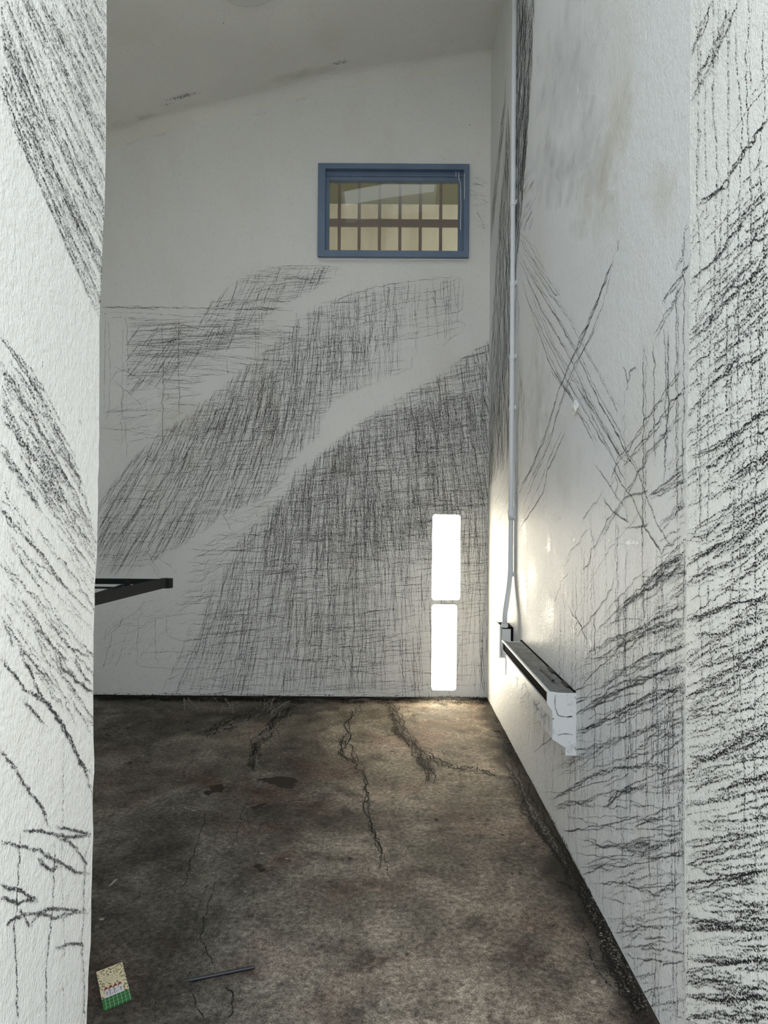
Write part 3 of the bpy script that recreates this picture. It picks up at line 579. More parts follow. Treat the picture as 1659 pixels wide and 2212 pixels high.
cr = [  # cracks and grime runs, traced on the floor
 ([(640,1520),(615,1548),(590,1565),(575,1590),(555,1600),(552,1625),(548,1650)], .030, .8),([(660,1512),(610,1535),(585,1560),(590,1580),(570,1600)], .02, .7),([(560,1605),(545,1630),(550,1660)], .035, .85),
 ([(530,1545),(480,1560),(460,1580),(440,1598)], .03, .6),([(600,1530),(545,1545),(500,1562)], .025, .6),([(425,1608),(410,1650),(392,1680)], .007, .8),([(480,1630),(500,1640),(520,1625)], .008, .7),([(595,1590),(605,1620),(608,1655)], .006, .7),
 ([(455,1740),(435,1790),(420,1830),(405,1880),(395,1930)], .007, .9),([(530,1735),(515,1790),(490,1850)], .006, .9),([(480,1740),(475,1790),(460,1830)], .005, .7),([(540,1740),(520,1800)], .005, .7),([(395,1935),(410,1965),(422,1975),(440,1930),(455,1890)], .005, .7),
 ([(470,1900),(450,1960),(438,1985),(436,2030),(450,2060),(468,2090)], .006, .9),([(483,2125),(500,2145),(502,2180),(490,2210)], .008, .9),([(412,2140),(430,2180),(445,2212)], .006, .8),([(345,2140),(338,2180),(338,2205)], .005, .7),([(500,1860),(480,1870),(440,1900)], .004, .6),
 ([(790,1508),(770,1535),(745,1565),(752,1590),(740,1610),(728,1635),(760,1650),(775,1665),(787,1700),(788,1750),(800,1790),(815,1830),(820,1880)], .016, .58),([(735,1600),(760,1620),(770,1650)], .018, .7),([(745,1585),(735,1615),(745,1640),(765,1645)], .015, .6),
 ([(845,1510),(846,1535),(855,1560),(862,1580),(880,1600),(900,1622),(915,1650),(932,1665),(937,1690)], .045, .85),([(860,1575),(885,1605),(920,1620),(940,1640),(985,1655),(1040,1668),(1080,1675)], .016, .8),([(905,1630),(930,1660),(925,1690)], .025, .75),
 ([(955,1615),(960,1635),(985,1650)], .010, .7),([(848,1520),(870,1570),(900,1610)], .03, .6),([(790,1760),(805,1800),(830,1860),(845,1900)], .010, .6),([(900,1800),(880,1840),(865,1860)], .008, .6),
 ([(1090,1650),(1110,1685),(1130,1720),(1140,1760),(1165,1790),(1190,1830),(1220,1870),(1235,1905)], .018, .85),([(1120,1690),(1150,1740),(1180,1790),(1210,1840)], .012, .7),([(1060,1720),(1080,1730),(1120,1745)], .006, .5),
 ([(1200,1900),(1220,1906),(1250,1920),(1270,1960),(1290,2000),(1310,2060),(1340,2120),(1380,2200)], .014, .85),([(1230,1950),(1260,2010),(1280,2080),(1330,2150)], .012, .6),([(1245,1890),(1275,1960),(1300,2010),(1350,2100),(1400,2210)], .03, .75),
 ([(1085,1575),(1105,1610),(1130,1650),(1170,1720),(1220,1815),(1260,1900),(1330,2040)], .045, .8),([(1070,1545),(1090,1580),(1115,1625),(1140,1665)], .07, .9)]
for q, wd, am in cr:
    if wd > .012:
        FL.line(q, w=wd*2.2, amt=am*.72, wob=4, step=8); FL.line([(x+random.gauss(0, 5), y+random.gauss(0, 3)) for x, y in q], w=wd*1.3, amt=am*.9, wob=4, step=6)
        for k in range(2):
            ox, oy = random.gauss(0, 5), random.gauss(0, 3)
            FL.line([(x+ox+random.gauss(0, 3), y+oy+random.gauss(0, 3)) for x, y in q], w=random.uniform(.005, .010), amt=1.15, wob=4, step=5)
        FL.line([(x+7, y+2) for x, y in q], w=wd*1.1, amt=.55, wob=4, step=7, mt=M['scrape_and_glow'])
    else: FL.line(q, w=wd*.62, amt=am*1.2, wob=3.2, step=6)
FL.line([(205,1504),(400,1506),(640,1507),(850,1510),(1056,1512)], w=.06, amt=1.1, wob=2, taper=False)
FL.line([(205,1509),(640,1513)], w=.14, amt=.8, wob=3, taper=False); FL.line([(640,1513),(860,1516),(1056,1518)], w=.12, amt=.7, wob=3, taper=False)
FL.field([(330,1508),(690,1508),(640,1545),(420,1545)], 46, lambda x, y: lerp(x, [330, 480, 680], [150, 110, 30]), (25, 70), (.01, .02), (.4, .75), mt=M['scrape_and_glow'], wob=2, jit=18)
FL.field([(210,1510),(420,1510),(400,1600),(210,1610)], 22, 28, (40, 120), (.01, .03), (.3, .5), mt=M['scrape_and_glow'], wob=1.5, jit=6)
for x, y, rx, ry, am, ro in ((604,1686,48,11,1.15,-2),(618,1698,24,7,1.1,-3),(683,1708,14,8,.62,0),(562,1741,21,5,.95,22),(548,1746,8,5,.8,0),(470,1703,30,12,.75,8),(450,1712,14,7,.7,0),(1068,1904,40,10,.42,0),(1100,1888,30,14,.35,20),(556,1872,12,8,.8,0),(566,1880,9,5,.8,0),(1125,1887,9,5,.6,0),(390,1560,60,22,.4,5),(330,1760,70,40,.36,20),(380,1860,50,25,.4,20),(300,1640,60,20,.4,8),(250,1580,60,30,.42,5),(480,1575,60,16,.5,10),(1040,1985,60,30,.3,0),(930,1960,50,24,.3,0),(520,1840,40,24,.4,0),(1270,2010,20,40,.4,20)):
    FL.blob(x, y, rx, ry, am, M['stain'], ro)
for x, y, rx, ry, am in ((450,1690,60,22,.8),(570,1715,130,40,.75),(680,1745,60,28,.7),(590,1790,90,26,.6),(620,1860,80,40,.6),(560,1880,40,20,.7),(1130,2060,80,40,.5),(1060,2020,60,30,.45),(370,2040,90,30,.45),(740,2050,90,30,.45),(850,2140,90,40,.45),(1190,2180,80,36,.5),(530,2100,120,30,.4),(640,1650,80,20,.5),(960,1800,80,30,.35)):
    FL.blob(x, y, rx, ry, am, M['rust'])
# pale scraped mortar beside the right-hand crack and scattered chips
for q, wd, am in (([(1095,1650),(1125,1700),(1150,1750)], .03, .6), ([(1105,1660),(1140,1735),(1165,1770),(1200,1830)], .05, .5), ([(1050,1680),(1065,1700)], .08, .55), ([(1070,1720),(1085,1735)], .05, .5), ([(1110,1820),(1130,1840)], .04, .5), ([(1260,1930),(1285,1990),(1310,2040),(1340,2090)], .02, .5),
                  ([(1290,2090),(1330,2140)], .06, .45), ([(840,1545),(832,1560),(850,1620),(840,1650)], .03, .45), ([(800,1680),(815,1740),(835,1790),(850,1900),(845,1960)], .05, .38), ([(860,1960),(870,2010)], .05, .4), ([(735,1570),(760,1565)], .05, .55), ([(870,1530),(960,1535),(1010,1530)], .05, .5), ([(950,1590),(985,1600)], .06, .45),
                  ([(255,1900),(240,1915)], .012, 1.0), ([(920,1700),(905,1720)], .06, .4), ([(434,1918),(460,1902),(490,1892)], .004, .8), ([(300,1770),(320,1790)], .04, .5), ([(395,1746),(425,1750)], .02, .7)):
    FL.line(q, w=wd, amt=am, mt=M['scrape_and_glow'], wob=2.5, taper=False)
for x, y, rx, ry, am in ((930,1545,70,16,.55),(900,1590,50,26,.45),(990,1600,60,30,.45),(850,1640,60,30,.35),(1000,1700,60,30,.35),(1080,1690,36,16,.6)): FL.blob(x, y, rx, ry, am, M['scrape_and_glow'])  # pale blobs painting the slots' glow into the floor colour
for x, y, s_ in ((567,1842,9),(618,1855,8),(1032,1776,11),(1068,1780,8),(650,1970,8),(628,1908,5),(220,1985,9),(1110,1770,6),(430,1636,6),(462,1635,5),(1200,2190,8),(530,1925,5),(375,1745,5)):
    FL.line([(x-s_/2, y), (x, y+1), (x+s_/2, y)], w=s_*.0016, amt=1.3, mt=M['scrape_and_glow'], wob=.6, taper=False)
floor = a.build('floor'); tag(floor, kind='structure')
for nm, dat in (('grime', grime), ('right_pale', right_pale)):
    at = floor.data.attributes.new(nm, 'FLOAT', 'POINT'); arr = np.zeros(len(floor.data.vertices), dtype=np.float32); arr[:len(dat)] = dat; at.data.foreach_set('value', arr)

# ---------------------------------------------------------------- OUTSIDE: pavement in front, yard wall behind
M['pave'] = plaster('pale pavement', (0.60, 0.57, 0.50), 0.003, 60, stain=0.2)
bm = bmesh.new(); box(bm, -14, 14, -16, 0.3, -0.12, -0.02); tag(obj('ground_outside', bm, M['pave']), kind='structure')
bm = bmesh.new(); box(bm, -14, 14, D+.18, 20, -0.12, -0.02); tag(obj('ground_yard', bm, M['pave']), kind='structure')
M['cream'] = plaster('cream yard wall paint', (0.62, 0.58, 0.48), 0.003, 60, stain=0.6, warm=(0.34, 0.29, 0.18))
bm = bmesh.new(); box(bm, -4, 4, D+1.75, D+1.95, -0.05, 4.6); tag(obj('wall_yard', bm, M['cream']), kind='structure')
M['eave'] = plaster('weathered eave', (0.155, 0.155, 0.105), 0.003, 50, stain=0.5, warm=(0.12, 0.13, 0.06))
bm = bmesh.new(); box(bm, -4, 4, D+.42, D+1.95, 3.86, 3.95); tag(obj('ceiling_yard_eave', bm, M['eave']), kind='structure')

# ---------------------------------------------------------------- WINDOW in the back wall
M['blue'] = mat('blue grey gloss paint', (0.12, 0.18, 0.28), 0.42); n = N(M['blue']); p = n.pos()
n.lk(n.mix(n.ramp(n.noise(p, 9, 4, .6, (1, 1, .5)), [(.35, 0.), (.7, 1.)]), (0.112, 0.170, 0.268), (0.140, 0.200, 0.30)), n.b.inputs['Base Color']); n.bump(n.noise(p, 120, 2), .5, .0012)
M['wpaint'] = mat('white paint drip', (0.74, 0.74, 0.72), 0.45)
win = tag(empty('window_1', ((wx0+wx1)/2, D, wz0)), kind='structure')
def ring(bm, o, i, y0, y1):
    (x0, x1, z0, z1), (a0, a1, b0, b1) = o, i
    O = [(x0, z0), (x1, z0), (x1, z1), (x0, z1)]; I = [(a0, b0), (a1, b0), (a1, b1), (a0, b1)]
    V = {k: [bm.verts.new((x, y, z)) for x, z in L] for k, L, y in (('o0', O, y0), ('i0', I, y0), ('o1', O, y1), ('i1', I, y1))}
    for k in range(4):
        j = (k+1) % 4
        for q in (('o0', 'i0'), ('i0', 'i1'), ('i1', 'o1'), ('o1', 'o0')):
            A, B = V[q[0]], V[q[1]]; bm.faces.new((A[k], A[j], B[j], B[k]))
    bmesh.ops.recalc_face_normals(bm, faces=bm.faces)
fx0, fz1 = bx(704, 368); fx1, fz0 = bx(1000, 545)
bm = bmesh.new(); ring(bm, (wx0, wx1, wz0, wz1), (fx0, fx1, fz0, fz1), D-.026, D+.02); obj('casing', bm, M['blue'], win, bevel=.003)
bm = bmesh.new(); ring(bm, (wx0+.026, wx1-.026, wz0+.026, wz1-.026), (fx0, fx1, fz0, fz1), D+.02, D+.10); obj('jamb_lining', bm, M['blue'], win)
px_, pz_ = bx(990, 543); qx_, qz_ = bx(711, 387)
bm = bmesh.new(); ring(bm, (fx0-.002, fx1+.002, fz0-.002, fz1+.002), (qx_, px_, pz_+.004, qz_), D+.012, D+.055); obj('sash', bm, M['blue'], win, bevel=.002)
bm = bmesh.new(); zb = (qz_+fz1)/2; box(bm, fx0, fx1, D+.004, D+.014, zb-.004, zb+.004); obj('head_bead', bm, M['blue'], win, bevel=.0015)
M['glass'] = mat('window glass', (1, 1, 1), 0.02); n = N(M['glass'])
gl = n.new('ShaderNodeBsdfGlossy'); gl.inputs['Roughness'].default_value = 0.015; gl.inputs[0].default_value = (1, 1, 1, 1)
tr = n.new('ShaderNodeBsdfTransparent'); tr.inputs[0].default_value = (.86, .87, .84, 1)
ly = n.new('ShaderNodeLayerWeight'); ly.inputs[0].default_value = 0.32; mx = n.new('ShaderNodeMixShader')
n.lk(ly.outputs['Fresnel'], mx.inputs[0]); n.lk(tr.outputs[0], mx.inputs[1]); n.lk(gl.outputs[0], mx.inputs[2])
n.lk(mx.outputs[0], n.t.nodes['Material Output'].inputs[0])
bm = bmesh.new(); box(bm, qx_-.005, px_+.005, D+.036, D+.040, pz_-.004, qz_+.004); obj('pane', bm, M['glass'], win)
bm = bmesh.new()
for q in ([(991,372),(991,385),(995,400),(996,440),(995,497)],[(985,371),(985,382)],[(1003,375),(1003,430)]):
    yv = D-.027 if q[0][0] > 1000 else D+.003
    tube(bm, [hit(x, y, 1, yv) for x, y in q], .0022, 6)
obj('paint_drip', bm, M['wpaint'], win)['label'] = 'white paint drips on the blue frame'
bm = bmesh.new(); tube(bm, [hit(x, y, 1, D-.022) for x, y in ((688,560.5),(760,561),(850,561.5),(930,560.5),(1011,561))], .0035, 6); tube(bm, [hit(687,355,1,D-.01), hit(687,400,1,D-.01)], .003, 6); obj('caulk_bead', bm, M['wpaint'], win)
# burglar bars outside the pane
M['bars'] = mat('brown painted iron', (0.34, 0.265, 0.245), 0.55)
yb = D+.21; g = tag(empty('burglar_bars', (hit(850, 543, 1, yb).x, yb, hit(850, 560, 1, yb).z), label='brown iron burglar bars mounted outside the blue framed window', cat='window bars'))
for xt in (737, 780, 824, 868, 912, 956):
    bm = bmesh.new(); P = hit(xt-4, 470, 1, yb); box(bm, P.x-.0105, P.x+.0105, yb-.006, yb+.006, 2.62, 3.46); obj('bar', bm, M['bars'], g, bevel=.002)
z0, z1 = hit(850, 492, 1, yb+.02).z, hit(850, 475, 1, yb+.02).z
for zz0, zz1 in ((z0, z1), (2.55, 2.60), (3.47, 3.52)):
    bm = bmesh.new(); box(bm, -.75, .75, yb+.007, yb+.018, zz0, zz1); obj('cross_rail', bm, M['bars'], g)
bm = bmesh.new()
for x in (-.74, .74):
    for z in (2.575, 3.495):
        bm = bmesh.new(); box(bm, x-.012, x+.012, D+.168, yb+.008, z-.012, z+.012); obj('mounting_stub', bm, M['bars'], g)


# ---------------------------------------------------------------- two glazed slots low in the back wall
def emit(name, col, st):
    m_ = bpy.data.materials.new(name); m_.use_nodes = True; t = m_.node_tree; t.nodes.clear()
    e = t.nodes.new('ShaderNodeEmission'); e.inputs[0].default_value = (*col, 1); e.inputs[1].default_value = st
    o = t.nodes.new('ShaderNodeOutputMaterial'); t.links.new(e.outputs[0], o.inputs[0]); return m_
M['slot'] = emit('sunlit frosted slot pane', (1.0, 0.90, 0.70), SLOT)
for i, s in enumerate((s1, s2)):
    bm = bmesh.new(); box(bm, s[0]-.004, s[2]+.004, D+.05, D+.06, s[1]-.004, s[3]+.004)
    tag(obj('window_%d' % (i+2), bm, M['slot']), kind='structure')

# ---------------------------------------------------------------- CONDUIT on the right wall
M['conduit'] = mat('painted steel conduit', (0.74, 0.77, 0.80), 0.4); n = N(M['conduit']); n.bump(n.noise(n.pos(), 90, 3), .6, .0015)
M['box'] = mat('white painted metal', (0.70, 0.72, 0.73), 0.42); n = N(M['box']); p = n.pos()
n.lk(n.mix(n.math('MULTIPLY', n.ramp(n.noise(p, 30, 4, .6), [(.60, 0.), (.68, 1.)]), .35), (0.70, 0.72, 0.73), (0.25, 0.24, 0.23)), n.b.inputs['Base Color']); n.bump(n.noise(p, 60, 3), .5, .0012)
M['black'] = mat('dark void', (0.006, 0.006, 0.0065), 0.95, spec=0.02)
yc = (XR-.014)*F/(1104-CX); R = .0125
cn = tag(empty('conduit', (XR, yc, 0.62), label='grey painted conduit pipe running down the right wall to the box', cat='pipe'))
zt_ = ceil_z(XR)-.012
bm = bmesh.new(); pts = [(XR-.014, yc, zt_), (XR-.014, yc, 2.4), (XR-.014, yc, 1.4), (XR-.015, yc, .86), (XR-.022, yc, .79), (XR-.034, yc, .70), (XR-.042, yc, .645), (XR-.042, yc, .600)]
tube(bm, pts, R, 16); obj('pipe', bm, M['conduit'], cn, smooth=True)
for py in (438, 612, 770, 880, 1116, 1238):
    z = HC-(py-CY)/F*yc; bm = bmesh.new(); pr = [(XR-.001+.0, -.036), (XR-.001, .036)]
    box(bm, XR-.003, XR, yc-.038, yc+.038, z-.011, z+.011)
    tube(bm, [(XR-.014, yc, z-.011), (XR-.014, yc, z+.011)], R+.0025, 16); obj('saddle_clip', bm, M['conduit'], cn)
    bm = bmesh.new(); tube(bm, [(XR-.002, yc-.028, z), (XR-.008, yc-.028, z)], .0045, 10); obj('screw', bm, M['conduit'], cn)
bm = bmesh.new(); tube(bm, [(XR-.014, yc, 1.12), (XR-.014, yc, 1.17)], R+.004, 16); obj('coupling', bm, M['conduit'], cn, smooth=True)
# isolator box at the foot of the conduit
y0, y1 = 3.44, 3.60; x0, x1 = XR-.062, XR-.012; zb, zt2 = .435, .592
ib = tag(empty('isolator_box', (XR, 3.5, zb), label='small white electrical box at the foot of the grey conduit', cat='electrical box'))
bm = bmesh.new(); box(bm, x0+.006, x1, y0, y1, zb, zt2-.012); obj('body', bm, M['box'], ib, bevel=.003)
bm = bmesh.new(); box(bm, x0-.004, x0+.005, y0+.014, y1+.004, zb-.004, zt2); obj('cover', bm, M['box'], ib, bevel=.002)
bm = bmesh.new(); box(bm, x0+.01, x1+.006, y0-.001, y1, zt2-.012, zt2-.004); box(bm, x1, XR, y0+.004, y1-.01, zb+.03, zt2-.006); obj('gap_shade', bm, M['black'], ib)['label'] = 'black block painted as the shaded gap behind the box'  # black solids stand in for shade above and behind the box
bm = bmesh.new(); tube(bm, [(XR-.042, yc, zt2-.006), (XR-.042, yc, zt2+.012)], R+.004, 14); obj('gland', bm, M['conduit'], ib)

# ---------------------------------------------------------------- WALL HEATER (metal convector)
M['top'] = mat('dusty grey metal', (0.20, 0.205, 0.205), 0.5); n = N(M['top']); p = n.pos()
vo = n.new('ShaderNodeTexVoronoi', feature='DISTANCE_TO_EDGE'); vo.inputs['Scale'].default_value = 16; mp = n.new('ShaderNodeMapping'); mp.inputs['Scale'].default_value = (1, .6, 1); n.lk(p, mp.inputs[0]); n.lk(mp.outputs[0], vo.inputs['Vector'])
cc = n.mix(n.ramp(n.noise(p, 22, 4, .6), [(.35, 0.), (.7, 1.)]), (0.085, 0.087, 0.09), (0.19, 0.193, 0.19))
cc = n.mix(n.ramp(vo.outputs['Distance'], [(0.0, 1.), (.035, 0.)]), cc, (0.05, 0.05, 0.05)); n.lk(cc, n.b.inputs['Base Color'])
hy0, hy1 = 2.285, 3.20; zt3 = .566; X = lambda u: XR-u
ht = tag(empty('wall_heater', (XR, hy0, .35), label='white metal wall heater with dark slot and dusty grey top', cat='heater'))
dn = 0.004
bm = bmesh.new()   # front panel, one folded sheet
prism(bm, [(X(.095), zt3-.041), (X(.091), zt3-.041), (X(.073), zt3-.064), (X(.071), zt3-.10), (X(.072), zt3-.155), (X(.030), zt3-.182), (X(.030), zt3-.207), (X(.034), zt3-.207), (X(.034), zt3-.185), (X(.077), zt3-.157), (X(.0765), zt3-.10), (X(.078), zt3-.064)], hy0+.006, hy1-.004)
# the drawing continues over the front panel
ac = Acc(); ac.bm(bm, M['box']); bm.free(); S2 = Surf(ac, 0, X(.0785), (-1, 0, 0)); S2.mt = M['charcoalR']
S2.field([(1106,1440),(1190,1545),(1190,1590),(1106,1475)], 46, 89, (40, 110), (.005, .008), (.55, .9), wob=.8, over=0)
S2.field([(1108,1440),(1190,1545),(1190,1595),(1106,1480)], 14, lambda x, y: random.choice((35, 50, -50, 120)), (15, 50), (.005, .009), (.65, .95), wob=2, over=0)
o = ac.build('front_panel'); o.parent = ht; o.matrix_parent_inverse = ht.matrix_world.inverted(); o['label'] = 'front panel crossed by charcoal lines'
bm = bmesh.new(); prism(bm, [(X(.0), zt3-.016), (X(.06), zt3-.0108), (X(.0905), zt3-.0048), (X(.0905), zt3-.0405), (X(.066), zt3-.062), (X(.062), zt3-.140), (X(.0), zt3-.18)], hy0+.008, hy1-.006); obj('slot_recess', bm, M['black'], ht)['label'] = 'black air slot below the top'  # solid block coloured near-black for the unlit inside of the slot
bm = bmesh.new()   # hollow top tray: raised front lip, dip, rear edge
tp = [(.0925, -.0045), (.0925, .002), (.090, .003), (.075, -.003), (.055, -.0065), (.030, -.0075), (.012, -.006), (.003, -.004), (.003, -.0105), (.060, -.0105)]
prism(bm, [(X(u), zt3+z) for u, z in tp], hy0+.003, hy1); obj('top_tray', bm, M['top'], ht)['label'] = 'dusty grey hollow top'
bm = bmesh.new(); prism(bm, [(X(.0965), zt3-.0035), (X(.0965), zt3+.0035), (X(.090), zt3+.0042), (X(.089), zt3+.001), (X(.0935), zt3-.0005), (X(.0935), zt3-.0035)], hy0, hy1); obj('front_lip', bm, M['box'], ht)
bm = bmesh.new(); prism(bm, [(X(.006), zt3-.008), (X(.006), zt3-.003), (X(.0), zt3-.001), (X(.0), zt3-.012)], hy0+.007, hy1+.03); obj('rear_flange', bm, M['black'], ht)
cap = [(.0965, .003), (.085, .0), (.060, -.004), (.030, -.0055), (.0, -.005), (.0, -.210), (.036, -.210), (.036, -.184), (.079, -.157), (.0785, -.10), (.080, -.064), (.0965, -.041), (.0965, -.012)]
bm = bmesh.new(); prism(bm, [(X(u), zt3+z) for u, z in cap], hy0-.004, hy0+.006)
bmesh.ops.bevel(bm, geom=[e for e in bm.edges if len(e.link_faces) == 2 and e.calc_face_angle(0) > .6], offset=.0015, segments=2, affect='EDGES', profile=.5)
ac = Acc(); ac.bm(bm, M['box']); bm.free()
bm = bmesh.new(); prism(bm, [(X(u), zt3+z) for u, z in cap], hy1-.004, hy1+.003); obj('end_cap', bm, M['box'], ht, bevel=.0015)
S3 = Surf(ac, 1, hy0-.0045, (0, -1, 0)); S3.mt = M['charcoalR']
S3.lines([[(1199,1500),(1198,1520),(1202,1535),(1204,1545),(1215,1547),(1238,1549)],[(1203,1587),(1222,1585),(1240,1588)],[(1226,1550),(1238,1548)],[(1225,1500),(1228,1503)],[(1240,1504),(1243,1508)]], w=.004, amt=1.2, wob=.8, step=3)
S3.line([(1193.5,1552),(1195,1553),(1196,1554)], w=.006, amt=1.8, wob=0); S3.line([(1242,1612),(1242.5,1622)], w=.003, amt=1.5, wob=0)
o = ac.build('end_cap'); o.parent = ht; o.matrix_parent_inverse = ht.matrix_world.inverted(); o['label'] = 'white near end cap with a few charcoal lines'
# drawing sticks lying in the tray
M['wood'] = mat('grey lacquered stick', (0.055, 0.053, 0.05), 0.65, spec=0.2); M['coal'] = mat('charcoal stick', (0.02, 0.02, 0.02), 0.85)
def on_tray(px, py, dz): return hit(px, py, 2, zt3-.0075+dz)
r_ = .0038; A_, B_ = on_tray(1167.5, 1443, r_), on_tray(1193.5, 1469, r_)
pc = tag(empty('charcoal_pencil', A_, label='slim grey pencil lying along the dusty heater top', cat='pencil'))
bm = bmesh.new(); tube(bm, [A_, B_], r_, 6); obj('body', bm, M['wood'], pc)
dv = (B_-A_).normalized(); bm = bmesh.new(); tube(bm, [B_, B_+dv*.012], r_*1.15, 10); obj('end_ferrule', bm, M['coal'], pc)['label'] = 'black end'
for k, (q, lb) in enumerate(((((1188,1443),(1199,1453)), 'short charcoal stick against the wall on the heater top, farther of two'), (((1221,1472),(1234,1484)), 'short charcoal stick at the near end of the heater top'))):
    A_, B_ = on_tray(*q[0], .006), on_tray(*q[1], .006); A_.x = min(A_.x, XR-.009); B_.x = min(B_.x, XR-.009)
    e = tag(empty('charcoal_stick', A_, label=lb, cat='charcoal stick', group='charcoal sticks on the heater'))
    bm = bmesh.new(); tube(bm, [A_, A_.lerp(B_, .5)+Vector((0, 0, .0004)), B_], [.0045, .005, .0042], 9); obj('stick', bm, M['coal'], e)

# ---------------------------------------------------------------- STEEL BUNK FRAME at the left
M['steel'] = mat('dark painted steel', (0.014, 0.017, 0.018), 0.75, spec=0.15); n = N(M['steel']); n.bump(n.noise(n.pos(), 45, 3), .4, .001)
zb_ = 0.80; dtip = (HC-zb_)*F/152
tip = hit(358, 1263, 1, dtip); tip.z = zb_
pf = hit(208, 1291, 2, zb_); dirf = (pf-tip).normalized(); nf = tip+dirf*1.25
ft = tag(empty('bunk_frame', (XW+.02, tip.y, zb_), label='dark steel bunk frame jutting from behind the left jamb', cat='metal frame'))
far_w = Vector((XW+.004, tip.y+.02, zb_)); near_w = Vector((XW+.004, nf.y+.05, zb_))
bm = bmesh.new(); bar(bm, tip, far_w, .03, .026); obj('rear_rail', bm, M['steel'], ft, bevel=.003)
bm = bmesh.new(); bar(bm, tip+Vector((0, 0, -.004)), nf+Vector((0, 0, -.006)), .03, .046); obj('front_rail', bm, M['steel'], ft, bevel=.003)
bm = bmesh.new(); bar(bm, nf, near_w, .03, .03); obj('end_rail', bm, M['steel'], ft, bevel=.003)
bm = bmesh.new(); tube(bm, [tip+Vector((.006, -.004, -.030)), tip+Vector((.006, -.004, .0165))], .030, 22); obj('corner_cap', bm, M['steel'], ft, smooth=False)
a1 = hit(266, 1264, 2, zb_-.014); a2 = hit(205, 1284, 2, zb_-.014)
bm = bmesh.new(); bar(bm, a1, a2+(a2-a1)*.6, .016, .008); obj('brace', bm, M['steel'], ft)
bm = bmesh.new(); b0 = hit(275, 1270, 2, zb_-.02); tube(bm, [b0, b0+Vector((-1.0, .03, 0))], .005, 8); obj('rod', bm, M['steel'], ft)
bm = bmesh.new(); box(bm, b0.x-.012, b0.x+.012, b0.y-.012, b0.y+.012, zb_-.032, zb_+.012); obj('lug', bm, M['steel'], ft, bevel=.002)
for y in (far_w.y, near_w.y): bm = bmesh.new(); box(bm, XW, XW+.008, y-.06, y+.06, zb_-.06, zb_+.06); obj('wall_plate', bm, M['steel'], ft)

# ---------------------------------------------------------------- round cover on the ceiling, lump of filler on the right wall
M['cover'] = mat('white ceiling cover', (0.66, 0.66, 0.62), 0.55)
pc_ = CEIL_AT; cz = ceil_z(pc_.x); yc0 = pc_.y-.17
cv = tag(empty('ceiling_rose', (pc_.x, yc0, cz), label='round white cover plate on the ceiling at the top edge', cat='ceiling plate'))
bm = bmesh.new(); zc = cz-.004
for r0, h0, r1, h1 in ((.17, .004, .17, -.008), (.17, -.008, .155, -.016), (.155, -.016, 0.02, -.02)):
    A = [bm.verts.new((pc_.x+r0*math.cos(t), yc0+r0*math.sin(t), ceil_z(pc_.x+r0*math.cos(t))+h0)) for t in [2*math.pi*k/40 for k in range(40)]]
    B = [bm.verts.new((pc_.x+r1*math.cos(t), yc0+r1*math.sin(t), ceil_z(pc_.x+r1*math.cos(t))+h1)) for t in [2*math.pi*k/40 for k in range(40)]]
    for k in range(40): bm.faces.new((A[k], A[(k+1) % 40], B[(k+1) % 40], B[k]))
bm.faces.new(B[::-1]); bmesh.ops.remove_doubles(bm, verts=bm.verts, dist=1e-5); bmesh.ops.recalc_face_normals(bm, faces=bm.faces); obj('cover_plate', bm, M['cover'], cv, smooth=False)
bm = bmesh.new(); bmesh.ops.create_icosphere(bm, subdivisions=3, radius=.022)
P = RT.at(1246, 880)
for v in bm.verts:
    k = 1+.35*math.sin(v.co.x*260+1)*math.cos(v.co.z*210)+.2*math.sin(v.co.y*390+v.co.z*150); v.co = Vector((P.x-.003+v.co.x*.45*k, P.y+v.co.y*1.15*k, P.z+v.co.z*.95*k))
tag(obj('filler_lump', bm, M['wpaint'], smooth=True), label='small white lump of filler stuck on the right wall beside crossing charcoal lines', cat='filler lump')

# ---------------------------------------------------------------- PENCIL on the floor
M['graphite'] = mat('black graphite lacquer', (0.014, 0.014, 0.016), 0.33); M['lead'] = mat('graphite point', (0.05, 0.05, 0.052), 0.4, 0.3)
r_ = .0045; A_ = hit(397, 2120, 2, r_*.9); B_ = hit(550, 2089, 2, r_*.9); dv = (B_-A_).normalized(); L_ = (B_-A_).length
A_ = B_-dv*L_
pn = tag(empty('graphite_pencil', (A_+B_)/2, label='black graphite pencil lying on the concrete floor', cat='pencil'))
bm = bmesh.new(); tube(bm, [A_+dv*.018, B_-dv*.0015, B_], [r_, r_, r_*.75], 12); obj('body', bm, M['graphite'], pn)
bm = bmesh.new(); tube(bm, [A_, A_+dv*.006, A_+dv*.018], [.0004, .0016, r_*.98], 12); obj('point', bm, M['lead'], pn)['label'] = 'sharpened dull graphite point'

# ---------------------------------------------------------------- small printed card pad on the floor
TH = .006
cor = [hit(x, y, 2, TH) for x, y in ((207.6, 2099.7), (264.4, 2077.8), (283.3, 2154.5), (224, 2179))]
tl, tr_, br, bl = cor
ux = ((tr_-tl)+(br-bl))/2; vy = ((bl-tl)+(br-tr_))/2; cen = (tl+tr_+br+bl)/4; W_, H_ = ux.length, vy.length
def cd(u, v, h=0.0): return cen+ux*(u-.5)+vy*(v-.5)+Vector((0, 0, h))
M['leo'] = mat('cream card with leopard rosettes', (0.5, 0.43, 0.28), 0.5); n = N(M['leo']); uvn = n.new('ShaderNodeUVMap').outputs[0]
vo = n.new('ShaderNodeTexVoronoi'); vo.inputs['Scale'].default_value = 12.5; mp = n.new('ShaderNodeMapping'); mp.inputs['Scale'].default_value = (1, 1.65, 1); n.lk(uvn, mp.inputs[0]); n.lk(mp.outputs[0], vo.inputs['Vector'])
dd = n.math('ADD', vo.outputs['Distance'], n.math('MULTIPLY', n.math('SUBTRACT', n.noise(uvn, 22, 2), .5), .35))
